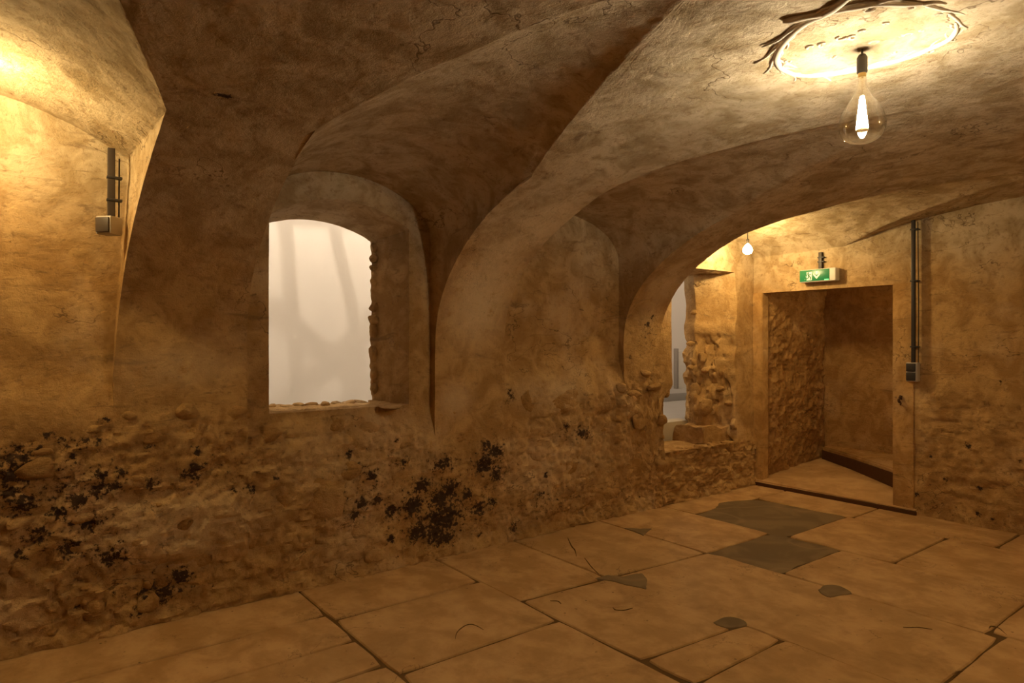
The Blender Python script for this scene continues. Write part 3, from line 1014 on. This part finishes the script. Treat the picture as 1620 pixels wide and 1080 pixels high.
patch([(3.76, 1.96), (3.86, 1.97), (3.91, 1.91), (3.86, 1.81), (3.78, 1.84), (3.70, 1.87)], 0.003, 5, 'small grey lozenge-shaped fill')
patch([(2.89, 2.06), (2.98, 2.06), (3.04, 2.02), (3.03, 1.96), (2.97, 1.93), (2.90, 1.97), (2.88, 2.02)], 0.003, 6, 'small round grey fill nearest the camera')

# cracks and chipped arcs in the slabs: thin open fissures filled with earth
def fissure(pts, w):
    P = catmull([(x, y, 0.0) for x, y in pts], 5)
    bm = bmesh.new()
    L, Rr = [], []
    for i, p in enumerate(P):
        d = (P[min(i + 1, len(P) - 1)] - P[max(i - 1, 0)]).normalized()
        n = Vector((-d.y, d.x, 0))
        t = i / (len(P) - 1)
        h = 0.75 * w * (0.2 + math.sin(math.pi * t)) * (0.7 + 0.6 * random.random())
        L.append(bm.verts.new(p + n * h + Vector((0, 0, 0.0008))))
        Rr.append(bm.verts.new(p - n * h + Vector((0, 0, 0.0008))))
    for i in range(len(P) - 1):
        bm.faces.new((Rr[i], Rr[i + 1], L[i + 1], L[i]))
    r = bmesh.ops.extrude_face_region(bm, geom=bm.faces[:])
    for v in r['geom']:
        if isinstance(v, bmesh.types.BMVert):
            v.co.z -= 0.004
    bmesh.ops.recalc_face_normals(bm, faces=bm.faces)
    bm_obj('fissure', bm, M_BED, floor)
for pts, w in [([(1.73, 2.71), (1.77, 2.76), (1.81, 2.79), (1.86, 2.81), (1.89, 2.80), (1.90, 2.76), (1.90, 2.71)], 0.0035),
               ([(3.29, 3.61), (3.18, 3.45), (3.13, 3.36), (3.05, 3.26)], 0.004), ([(3.07, 3.20), (3.03, 3.13), (2.98, 3.04), (2.93, 2.93)], 0.003),
               ([(2.41, 2.79), (2.44, 2.76), (2.43, 2.72)], 0.003), ([(2.62, 2.51), (2.61, 2.48), (2.64, 2.45), (2.70, 2.44)], 0.0035),
               ([(3.94, 1.17), (3.98, 1.17), (3.98, 1.14), (3.92, 1.09)], 0.005), ([(3.24, 1.09), (3.31, 1.10), (3.35, 1.08)], 0.004), ([(3.61, 1.44), (3.63, 1.42), (3.67, 1.39), (3.70, 1.34)], 0.003)]:
    fissure(pts, w)

# ---------------------------------------------------------------- stones of the rubble masonry
def stone_mesh(seed, sub=2, ang=0.5):
    bm = bmesh.new()
    bmesh.ops.create_icosphere(bm, subdivisions=sub, radius=0.5)
    P = np.array([v.co for v in bm.verts])
    r = random.Random(seed)
    planes = [Vector((r.gauss(0, 1), r.gauss(0, 1), r.gauss(0, 1))).normalized() for _ in range(16)]
    n1 = fbm(P + seed * 5.1, 1.8, 3)
    for v, q in zip(bm.verts, n1):
        c = v.co * (1 + 0.32 * q)
        for pl in planes:
            dd = c.dot(pl) - 0.36
            if dd > 0:
                c = c - pl * dd * ang
        v.co = c
    me = bpy.data.meshes.new('stone')
    bm.to_mesh(me)
    bm.free()
    me.polygons.foreach_set('use_smooth', [True] * len(me.polygons))
    me.materials.append(M_RUBBLE)
    return me
STONE_ME = [stone_mesh(i, 3, 0.92) for i in range(12)]

def wall_y(x, z):
    """front of the displaced long wall at x, z"""
    c = int(np.argmin(np.abs(XS - x)))
    r = int(np.argmin(np.abs(GD[c, :rArc, 2] - z)))
    return float(GD[c, r, 1])

def put_stone(x, z, w, h, proud=0.25, depth=None, parent=None, y=None, rot=None, rx=0.0):
    o = bpy.data.objects.new('stone', random.choice(STONE_ME))
    COL.objects.link(o)
    o.parent = parent or wall_left
    depth = depth or min(w, h) * 0.9
    yy = (wall_y(x, z) if y is None else y)
    o.location = (x, yy + depth * (0.5 - proud), z)
    o.rotation_euler = (rx, random.uniform(-0.18, 0.18) if rot is None else rot, random.uniform(-0.2, 0.2))
    o.scale = (w * 1.05, depth, h * 1.05)
    return o

STONES = [(0.757, 1.077, 0.147, 0.12), (1.018, 1.049, 0.233, 0.126), (1.525, 0.504, 0.433, 0.378), (1.268, 0.244, 0.181, 0.167), (1.498, 0.252, 0.141, 0.09), (1.736, 0.254, 0.176, 0.18), (1.137, 0.17, 0.069, 0.057), (0.574, 0.101, 0.126, 0.116), (0.571, 0.208, 0.068, 0.071), (0.649, 0.191, 0.117, 0.072), (4.388, 1.172, 0.147, 0.076), (4.479, 1.053, 0.2, 0.077), (4.079, 1.059, 0.122, 0.116), (4.227, 0.999, 0.221, 0.086), (4.58, 0.759, 0.12, 0.123), (4.041, 0.614, 0.152, 0.053), (4.259, 0.605, 0.191, 0.086), (4.504, 0.599, 0.185, 0.088), (4.347, 0.749, 0.324, 0.163), (4.095, 0.794, 0.276, 0.159), (0.117, 0.932, 0.145, 0.041), (0.113, 0.844, 0.216, 0.118), (0.514, 0.754, 0.112, 0.045), (0.672, 0.711, 0.118, 0.039), (0.338, 1.018, 0.105, 0.062), (0.053, 0.603, 0.141, 0.058), (0.042, 0.386, 0.117, 0.117), (0.173, 0.178, 0.073, 0.054), (0.018, 0.144, 0.092, 0.116), (0.173, 0.073, 0.059, 0.054), (0.338, 0.137, 0.131, 0.124), (0.793, 0.276, 0.371, 0.134), (1.428, 0.101, 0.344, 0.097), (1.686, 0.655, 0.206, 0.155), (2.126, 0.044, 0.282, 0.083), (2.497, 0.797, 0.312, 0.174), (3.147, 0.977, 0.37, 0.284), (3.466, 0.958, 0.465, 0.197), (3.812, 0.938, 0.36, 0.205), (3.5, 0.487, 0.402, 0.296), (4.188, 0.382, 0.392, 0.267), (4.683, 0.352, 0.436, 0.225), (1.19, 0.912, 0.212, 0.144), (0.614, 0.962, 0.174, 0.098), (0.286, 0.594, 0.155, 0.073), (0.286, 0.441, 0.155, 0.073), (1.261, 0.506, 0.253, 0.218), (1.855, 0.098, 0.217, 0.119), (3.466, 0.22, 0.265, 0.148), (3.885, 0.21, 0.44, 0.155), (5.139, 0.27, 0.477, 0.177), (0.486, 1.069, 0.11, 0.076)]
PROUD = {(0.757, 1.077): 0.30, (4.388, 1.172): 0.55, (4.479, 1.053): 0.62, (4.079, 1.059): 0.40, (4.227, 0.999): 0.35, (4.58, 0.759): 0.5}
taken = []
for x, z, w, h in STONES:
    big = w > 0.24
    p = PROUD.get((x, z), 0.10 if big else 0.20)
    put_stone(x, z, w, h, proud=p, depth=0.10 if big else None)
    taken.append((x, z, w, h))
r_ = random.Random(5)
tries = 0
while len(taken) < 118 and tries < 6000:
    tries += 1
    x, z = r_.uniform(-0.1, 5.8), r_.uniform(0.05, 0.98)
    if x > 4.6 and z > 0.40:
        continue
    w = r_.choice((0.06, 0.08, 0.11, 0.15, 0.2))
    h = w * r_.uniform(0.5, 0.8)
    if any(abs(x - a) < (w + c) * 0.5 and abs(z - b) < (h + e) * 0.5 for a, b, c, e in taken):
        continue
    if any(math.hypot(x - a, z - b) < q + 0.35 * w for a, b, q in MOULD):
        continue
    taken.append((x, z, w, h))
    put_stone(x, z, w, h, proud=r_.uniform(0.06, 0.14))

# loose and broken stones round the two openings
for x, y, z, w, d_, h in [(5.43, 4.10, 1.74, 0.06, 0.08, 0.07), (5.41, 4.12, 1.43, 0.08, 0.10, 0.06), (5.43, 4.14, 1.19, 0.08, 0.08, 0.06),
                          (5.50, 4.04, 1.29, 0.10, 0.10, 0.12), (5.51, 4.02, 1.165, 0.10, 0.10, 0.065), (5.47, 4.08, 2.02, 0.06, 0.08, 0.05),
                          (5.50, 4.12, 0.95, 0.10, 0.14, 0.22), (5.54, 4.04, 0.80, 0.16, 0.2, 0.20), (5.62, 3.92, 0.98, 0.10, 0.10, 0.07), (5.68, 3.87, 0.84, 0.10, 0.08, 0.06),
                          (5.72, 3.84, 0.62, 0.10, 0.08, 0.12), (4.70, 3.86, 1.00, 0.10, 0.10, 0.13), (4.64, 3.87, 0.74, 0.08, 0.10, 0.10), (4.61, 3.85, 0.60, 0.10, 0.1, 0.08)]:
    o = put_stone(x, z, w, h, y=y, proud=0.5, depth=d_, parent=opn_reveal)
# block lying on the sill at the foot of the broken jamb
o = dressed('stone', (5.28, 3.90, 0.44), (5.72, 4.24, 0.61), 21, 0.055, opn_reveal, M_RUBBLE, 7.5)
for k in range(9):
    put_stone(4.80 + 0.10 * k + random.uniform(-0.03, 0.03), 0.455, random.uniform(0.08, 0.14), 0.05, y=YW - 0.01 + random.uniform(0, 0.06), proud=0.5, depth=0.10, parent=opn_reveal)
for k in range(10):
    put_stone(1.24 + 0.085 * k, 1.035, random.uniform(0.07, 0.12), random.uniform(0.025, 0.045), y=YW + TH - 0.05 + random.uniform(-0.03, 0.02), proud=0.5, depth=0.10, parent=win_reveal)
put_stone(1.97, 1.03, 0.19, 0.045, y=YW + 0.04, proud=0.5, depth=0.22, parent=win_reveal, rot=0.0)
for zq, wq, hq in [(1.12, 0.05, 0.08), (1.22, 0.06, 0.12), (1.36, 0.06, 0.14), (1.52, 0.07, 0.10), (1.60, 0.08, 0.09), (1.69, 0.06, 0.08), (1.86, 0.05, 0.06), (1.965, 0.07, 0.05), (2.03, 0.06, 0.07), (2.10, 0.05, 0.06)]:
    put_stone(2.04, zq, wq * 1.35, hq * 1.1, y=YW + TH - 0.03, proud=0.5, depth=0.08, parent=win_reveal)

# ---------------------------------------------------------------- the gallery seen through the openings
YG = YW + TH
def opening_wall():
    """room-side leaf of the gallery wall is the long wall itself; close it above, below and between the holes"""
    bm = bmesh.new()
    for lo, hi in [((-1.0, YG, -0.2), (1.10, YG + 0.06, 4.6)), ((2.10, YG, -0.2), (4.72, YG + 0.06, 4.6)), ((5.62, YG, -0.2), (9.2, YG + 0.06, 4.6)),
                   ((1.10, YG, -0.2), (2.10, YG + 0.06, 0.98)), ((1.10, YG, 2.30), (2.10, YG + 0.06, 4.6)), ((4.72, YG, 2.2), (5.62, YG + 0.06, 4.6))]:
        add_box(bm, lo, hi)
    return bm_obj('wall_gallery_front', bm, M_CEIL_WHITE, None, kind='structure')
opening_wall()
box_obj('wall_gallery_back', (-1.0, 6.0, 0.0), (4.6, 6.15, 4.6), M_CEIL_WHITE, kind='structure')
box_obj('wall_gallery_far', (4.6, 6.75, 0.0), (9.2, 6.9, 4.6), M_CEIL_WHITE, kind='structure')
box_obj('wall_gallery_right', (9.2, YG, 0.0), (9.35, 6.9, 4.6), M_CEIL_WHITE, kind='structure')
box_obj('wall_gallery_left', (-1.15, YG, 0.0), (-1.0, 6.9, 4.6), M_CEIL_WHITE, kind='structure')
box_obj('wall_gallery_return', (4.5, 6.0, 0.0), (4.6, 6.9, 4.6), M_CEIL_WHITE, kind='structure')
box_obj('ceiling_gallery', (-1.1, YG, 4.55), (9.3, 6.9, 4.65), M_CEIL_WHITE, kind='structure')
box_obj('floor_gallery', (-1.0, YG + 0.06, 0.4), (9.2, 6.9, 0.64), M_GALLERY_FLOOR, kind='structure')
gs = bpy.data.objects.new('trim_steps', None)
COL.objects.link(gs)
gs['kind'] = 'structure'
box_obj('step', (4.6, YG - 0.02, 0.36), (5.6, YG + 0.16, 0.645), M_GALLERY_STEP, gs, 0.006)
box_obj('step', (4.7, 5.75, 0.60), (9.1, 6.75, 0.745), M_GALLERY_FLOOR, gs, 0.006)

pn = thing('display_panel', 'white board standing in the grey room beyond the broken opening', 'panel', (8.31, 6.3, 0.745))
box_obj('board', (-0.36, -0.02, 0.0), (0.5, 0.02, 0.56), M_WHITE_PVC, pn, 0.004)
box_obj('edge_strip', (-0.405, -0.03, 0.0), (-0.362, 0.03, 0.60), M_GREY_PVC, pn, 0.003)
br = thing('wall_bracket', 'small dark bracket on the grey wall seen through the broken opening', 'bracket', (7.75, 6.74, 2.02))
box_obj('plate', (-0.06, -0.02, -0.03), (0.06, 0.0, 0.03), M_DARK_PVC, br, 0.003)
box_obj('arm', (-0.02, -0.10, -0.015), (0.05, -0.02, 0.015), M_DARK_PVC, br, 0.003)

# steel lattice under the gallery ceiling whose soft shadow falls on its wall
tr = thing('lattice_girder', 'steel lattice girder hung under the gallery ceiling beyond the window', 'girder', (2.3, 5.15, 3.2))
def bar(a, b, rad=0.03):
    bm = bmesh.new()
    add_tube(bm, [Vector(a), Vector(b)], rad, 6)
    bm_obj('bar', bm, M_STEEL, tr)
LMP = Vector((2.3, 4.75, 4.1))
def onbar(xw, zw, s=0.45):
    w = Vector((xw, 6.0, zw))
    return LMP + (w - LMP) * s - Vector((2.3, 5.15, 3.2))
for a, b in [((2.0, 2.6), (2.15, 0.7)), ((2.45, 2.6), (2.75, 1.35)), ((2.75, 1.35), (2.55, 0.6)), ((1.85, 1.75), (3.0, 0.85)), ((3.0, 1.75), (1.85, 0.75)), ((1.9, 2.6), (3.1, 2.62))]:
    bar(onbar(*a), onbar(*b), 0.03)
for hx in (1.96, 2.78):
    bar((hx - 2.3, 0.02, 0.28), (hx - 2.3, 0.02, 1.36), 0.012)

# ---------------------------------------------------------------- pendant bulb
PX, PY = 2.55, 1.16
pend = thing('pendant_bulb', 'large clear pear-shaped filament bulb hanging lit below the stucco wreath', 'light bulb', (PX, PY, CROWN))
bm = bmesh.new(); add_tube(bm, [(0, 0, 0.03), (0, 0, -0.03)], 0.0045, 8); bm_obj('cord', bm, M_SOCKET, pend, smooth=True)
bm = bmesh.new(); add_lathe(bm, [(0.003, -0.018), (0.012, -0.022), (0.0185, -0.034), (0.0185, -0.088), (0.0165, -0.092), (0.0, -0.092)], 28); bm_obj('socket', bm, M_SOCKET, pend, smooth=True)
bm = bmesh.new(); add_lathe(bm, [(0.0135, -0.090), (0.0145, -0.094), (0.0135, -0.098), (0.0145, -0.102), (0.0135, -0.108), (0.0, -0.108)], 28); bm_obj('screw_cap', bm, M_BRASS, pend, smooth=True)
prof = [(0.0130, -0.100), (0.0140, -0.118), (0.0175, -0.140), (0.0255, -0.163), (0.0390, -0.187), (0.0560, -0.212), (0.0705, -0.240), (0.0790, -0.268), (0.0805, -0.290), (0.0760, -0.312), (0.0640, -0.333), (0.0450, -0.347), (0.0220, -0.354), (0.0, -0.3555)]
bm = bmesh.new()
pp = catmull([(r, 0, z) for r, z in prof], 3)
add_lathe(bm, [(max(0.0, p.x) if i < len(pp) - 1 else 0.0, p.z) for i, p in enumerate(pp)], 48, cap=False)
glass = bm_obj('glass', bm, M_GLASS, pend, smooth=True, sharp=80)
fl = None
bm = bmesh.new()
add_tube(bm, [(0, 0, -0.108), (0, 0, -0.185)], lambda t: 0.006 - 0.003 * t, 8)
bm_obj('stem', bm, M_GLASS, pend, smooth=True)
for k in range(8):
    a = 2 * math.pi * k / 8
    bm = bmesh.new()
    add_tube(bm, [(0.007 * math.cos(a), 0.007 * math.sin(a), -0.19), (0.019 * math.cos(a + .2), 0.019 * math.sin(a + .2), -0.30)], 0.0028, 6)
    bm_obj('filament', bm, M_FIL, pend, smooth=True)
bm = bmesh.new(); add_lathe(bm, [(0.0, -0.304), (0.021, -0.303), (0.022, -0.308), (0.0, -0.312)], 20); bm_obj('filament_holder', bm, M_BRASS, pend, smooth=True)

# ---------------------------------------------------------------- bare bulbs of the end bay and the left bay
def bare_bulb(loc, label, ztop, mat=None):
    t = thing('bare_bulb', label, 'light bulb', loc, group='small bare bulbs in the wall bays')
    bm = bmesh.new(); add_tube(bm, [(0, 0, ztop - loc[2]), (0, 0, 0.085)], 0.004, 8); bm_obj('cord', bm, M_SOCKET, t, smooth=True)
    bm = bmesh.new(); add_lathe(bm, [(0.004, 0.09), (0.014, 0.086), (0.016, 0.045), (0.0, 0.045)], 20); bm_obj('socket', bm, M_SOCKET, t, smooth=True)
    bm = bmesh.new()
    pr = [(0.013, 0.046), (0.016, 0.036), (0.032, 0.018), (0.040, 0.0), (0.041, -0.012), (0.036, -0.030), (0.022, -0.044), (0.0, -0.050)]
    pp = catmull([(r, 0, z) for r, z in pr], 3)
    add_lathe(bm, [(max(0, p.x) if i < len(pp) - 1 else 0.0, p.z) for i, p in enumerate(pp)], 32, cap=False)
    bm_obj('globe', bm, mat or M_FIL_W, t, smooth=True, sharp=80)
    return t
def cap_top(bi, x, y):
    return float(cap_z(BAYS[bi], x, y))
bare_bulb((5.30, 3.413, 2.285), 'small bare bulb glaring in the corner bay beside the exit sign', cap_top(4, 5.30, 3.413) + 0.02)
bare_bulb((3.45, -1.10, 2.25), 'added fill bulb, out of view in the bay opposite the blind niche', cap_top(3, 3.45, 2.4 + 1.10) + 0.02, M_FIL_F)  # unseen bulb, added to brighten the long wall and the floor
bare_bulb((6.62, 1.62, 2.70), 'small bare bulb round the corner up the stairs behind the door', 3.02, M_FIL_S)
bare_bulb((-0.20, 3.47, 2.53), 'small bare bulb lighting the leftmost bay, just past the left edge', cap_top(1, -0.20, 3.47) + 0.02, M_FIL_L)

# ---------------------------------------------------------------- stucco wreath on the crown of the vault
wr = thing('stucco_wreath', 'oval stucco wreath of branches around the big hanging bulb', 'ceiling ornament', (2.45, 1.15, CROWN), group=None)
def vault_z(x, y):
    e = abs(y - YC) / A
    return Z0 + RISE * (1 - e ** PEX) ** (1 / PEX)
def rel(p, dz=0.0):
    return Vector((p[0] - 2.45, p[1] - 1.15, vault_z(p[0], p[1]) + 0.012 - 0.012 + dz - CROWN))
def branch(name, pts, r0, r1, mat, dz=-0.004):
    bm = bmesh.new()
    path = catmull([rel(p, dz) for p in pts], 6)
    def rf(t):
        return (r0 + (r1 - r0) * t) * (1.0 + 0.10 * math.sin(23 * t)) * (0.55 + 0.45 * min(1, (1 - t) * 12)) * (0.6 + 0.4 * min(1, t * 14))
    add_tube(bm, path, rf, 8)
    for v in bm.verts:
        pass
    return bm_obj(name, bm, mat, wr, smooth=True, sharp=70)
b1 = [(2.106, 1.221), (2.129, 1.172), (2.154, 1.124), (2.174, 1.079), (2.2, 1.025), (2.23, 0.974), (2.282, 0.929), (2.352, 0.875)]
b1s = [[(2.23, 0.974), (2.238, 0.935), (2.268, 0.907)], [(2.347, 0.881), (2.367, 0.849), (2.404, 0.829)], [(2.352, 0.875), (2.426, 0.854), (2.487, 0.827), (2.533, 0.815)], [(2.476, 0.847), (2.545, 0.847), (2.61, 0.852), (2.649, 0.848)]]
b2 = [(2.121, 1.003), (2.145, 1.056), (2.164, 1.115), (2.171, 1.171), (2.204, 1.234), (2.248, 1.295), (2.296, 1.345), (2.367, 1.398), (2.452, 1.43), (2.543, 1.429), (2.614, 1.393), (2.675, 1.328), (2.729, 1.218), (2.754, 1.101), (2.73, 0.997), (2.697, 0.923), (2.634, 0.878), (2.564, 0.857)]
b2s = [[(2.158, 1.126), (2.186, 1.229), (2.225, 1.314), (2.227, 1.376)], [(2.248, 1.295), (2.28, 1.357), (2.316, 1.413), (2.332, 1.473)], [(2.303, 1.354), (2.366, 1.414), (2.417, 1.457), (2.448, 1.502)], [(2.383, 1.401), (2.486, 1.438), (2.574, 1.441), (2.622, 1.468)], [(2.614, 1.393), (2.668, 1.369), (2.742, 1.375)], [(2.736, 1.022), (2.769, 1.012), (2.764, 0.993)], [(2.697, 0.923), (2.721, 0.918), (2.717, 0.908)], [(2.44, 1.423), (2.432, 1.396), (2.504, 1.39)]]
sc = [(2.396, 1.087), (2.384, 1.163), (2.386, 1.225), (2.401, 1.013), (2.549, 0.997), (2.543, 0.955), (2.672, 1.102), (2.523, 1.263), (2.25, 1.004), (2.345, 0.913), (2.466, 0.872), (2.579, 0.883), (2.373, 1.264), (2.533, 1.022), (2.412, 1.128), (2.521, 1.1), (2.412, 1.379)]
branch('branch', b1, 0.015, 0.010, M_STUCCO)
branch('branch', b2, 0.016, 0.009, M_STUCCO)
for s in b1s + b2s:
    branch('sprig', s, 0.008, 0.004, M_STUCCO)
rw = random.Random(3)
# long leaves laid along the ring
for i in range(1, len(b2) - 1, 1):
    a, b = Vector((*b2[i], 0)), Vector((*b2[i + 1], 0))
    d = (b - a).normalized()
    s = Vector((-d.y, d.x, 0))
    for side in (-1, 1):
        e = a + d * rw.uniform(0.05, 0.09) + s * side * rw.uniform(0.012, 0.03)
        m = a.lerp(e, 0.5) + s * side * 0.008
        branch('leaf', [(a.x, a.y), (m.x, m.y), (e.x, e.y)], 0.007, 0.003, M_STUCCO, -0.002)
for x, y in sc:
    a0 = rw.uniform(0, 6.28)
    rr = rw.uniform(0.012, 0.022)
    pts = [(x + (rr * (1 - 0.13 * k)) * math.cos(a0 + k * 0.75), y + (rr * (1 - 0.13 * k)) * math.sin(a0 + k * 0.75)) for k in range(7)]
    branch('scroll', pts, 0.0065, 0.004, M_STUCCO, -0.003)

# ---------------------------------------------------------------- exit sign over the door
sg = thing('exit_sign', 'green emergency exit sign with running man and down arrow above the door', 'exit sign', (XE - 0.03, 3.12, 2.065), (0, 0, 0))
bm = bmesh.new(); add_box(bm, (-0.065, -0.172, -0.060), (0.02, 0.172, 0.060), 0.012); bm_obj('housing', bm, M_WHITE_PVC, sg, smooth=True)
bm = bmesh.new(); add_box(bm, (-0.068, -0.118, -0.052), (-0.060, 0.168, 0.054), 0.004); face = bm_obj('face_panel', bm, M_SIGN_GREEN, sg, smooth=True)
FX = -0.0685
def flat(name, polys, mat, x=FX, parent=face):
    bm = bmesh.new()
    for pl in polys:
        f = bm.faces.new([bm.verts.new((x, a, b)) for a, b in pl])
        r = bmesh.ops.extrude_face_region(bm, geom=[f])
        for v in r['geom']:
            if isinstance(v, bmesh.types.BMVert):
                v.co.x += 0.0012
    bmesh.ops.recalc_face_normals(bm, faces=bm.faces)
    return bm_obj(name, bm, mat, parent)
def limb(pts, w):
    out = []
    for (a, b), (c, d) in zip(pts, pts[1:]):
        L = math.hypot(c - a, d - b)
        nx, ny = -(d - b) / L * w / 2, (c - a) / L * w / 2
        out.append([(a + nx, b + ny), (c + nx, d + ny), (c - nx, d - ny), (a - nx, b - ny)])
    return out
# in the sign's plane +y points to the picture's left
flat('doorway', [[(0.098, -0.042), (0.098, 0.036), (0.048, 0.036), (0.048, -0.042)]], M_SIGN_WHITE, FX)
man = [[(0.083 + 0.0085 * math.cos(t * math.pi / 6), 0.026 + 0.0085 * math.sin(t * math.pi / 6)) for t in range(12)]]
man += limb([(0.082, 0.016), (0.074, -0.010)], 0.015) + limb([(0.075, -0.008), (0.058, -0.014), (0.060, -0.036)], 0.009)
man += limb([(0.077, -0.008), (0.088, -0.024), (0.112, -0.030)], 0.009) + limb([(0.080, 0.012), (0.064, 0.008), (0.054, 0.014)], 0.007) + limb([(0.084, 0.014), (0.098, 0.006), (0.102, -0.008)], 0.007)
flat('running_man', man, M_SIGN_GREEN, FX - 0.001)
flat('running_man_arm', limb([(0.100, 0.004), (0.104, -0.010)], 0.007) + limb([(0.098, -0.027), (0.114, -0.031)], 0.008), M_SIGN_WHITE, FX - 0.0008)
flat('arrow', [[(-0.006, 0.040), (0.010, 0.040), (0.010, 0.006), (-0.006, 0.006)], [(0.034, 0.020), (0.034, 0.004), (0.002, -0.034), (0.002, -0.012)], [(-0.030, 0.020), (-0.030, 0.004), (0.002, -0.034), (0.002, -0.012)]], M_SIGN_WHITE, FX)
bm = bmesh.new(); add_box(bm, (-0.070, -0.112, -0.050), (-0.062, -0.070, -0.040), 0.003); bm_obj('charge_light', bm, M_LED, sg, smooth=True)

def duct(name, label, pts, w, clamps, mat, thin=None, depth=0.02, axis='end', off=0.0):
    t = thing(name, label, 'cable duct', pts[0])
    o = Vector(pts[0])
    bm = bmesh.new()
    H_ = pts[1][2] - pts[0][2]
    if axis == 'end':
        add_box(bm, (-depth, -w / 2, 0), (-off, w / 2, H_), 0.002)
    else:
        add_box(bm, (-w / 2, -depth, 0), (w / 2, 0, H_), 0.002)
    bm_obj('tube', bm, mat, t, smooth=True)
    for c in clamps:
        if axis == 'end':
            box_obj('clamp', (-depth - 0.004, -w / 2 - 0.022, c), (0, w / 2 + 0.008, c + 0.012), M_DARK_PVC, t, 0.002)
        else:
            box_obj('clamp', (-w / 2 - 0.004, -depth - 0.004, c), (w / 2 + 0.03, 0, c + 0.012), M_DARK_PVC, t, 0.002)
    if thin:
        bm = bmesh.new()
        add_tube(bm, [Vector(p) - o for p in thin], 0.004, 6)
        bm_obj('thin_cable', bm, M_DUCT, t, smooth=True)
    return t
duct('cable_duct', 'short dark cable stub on the wall above the exit sign', [(XE + 0.0, 3.126, 2.12), (XE + 0.0, 3.126, 2.285)], 0.032, (0.07, 0.11), M_DUCT, None, 0.03)
duct('cable_duct', 'long dark cable duct running down the wall beside the stair door', [(XE - 0.002, 2.318, 1.26), (XE - 0.002, 2.318, 2.475)], 0.026, (0.14, 0.69, 1.12), M_DARK_PVC,
     [(XE - 0.03, 2.288, 1.26), (XE - 0.03, 2.286, 1.8), (XE - 0.03, 2.292, 2.45)], 0.062, off=0.034)
sw = thing('light_switch', 'grey double light switch at the foot of the long dark duct', 'light switch', (XE - 0.004, 2.328, 1.195))
bm = bmesh.new(); add_box(bm, (-0.062, -0.046, -0.080), (0.0, 0.042, 0.080), 0.006); bm_obj('case', bm, M_BOX, sw, smooth=True)
for zc in (-0.038, 0.038):
    bm = bmesh.new(); add_box(bm, (-0.073, -0.032, zc - 0.034), (-0.055, 0.038, zc + 0.034), 0.004); bm_obj('rocker', bm, M_DARK_PVC, sw, smooth=True)

# corner socket and its duct in the leftmost bay
duct('cable_duct', 'short brown cable duct in the corner of the leftmost bay', [(0.405, 3.785, 2.05), (0.405, 3.785, 2.40)], 0.032, (0.09, 0.20), M_DUCT,
     [(0.440, 3.79, 2.05), (0.442, 3.79, 2.36)], 0.03, axis='wall')
jb = thing('socket_box', 'grey surface socket box under the short duct in the leftmost bay', 'socket', (0.400, 3.745, 2.013), (0, 0, math.radians(-48)))
bm = bmesh.new(); add_box(bm, (-0.042, -0.048, -0.044), (0.042, 0.03, 0.044), 0.007); bm_obj('case', bm, M_BOX, jb, smooth=True)
bm = bmesh.new(); add_box(bm, (-0.036, -0.056, -0.036), (0.036, -0.040, 0.036), 0.004); bm_obj('cover_plate', bm, M_DUCT, jb, smooth=True)
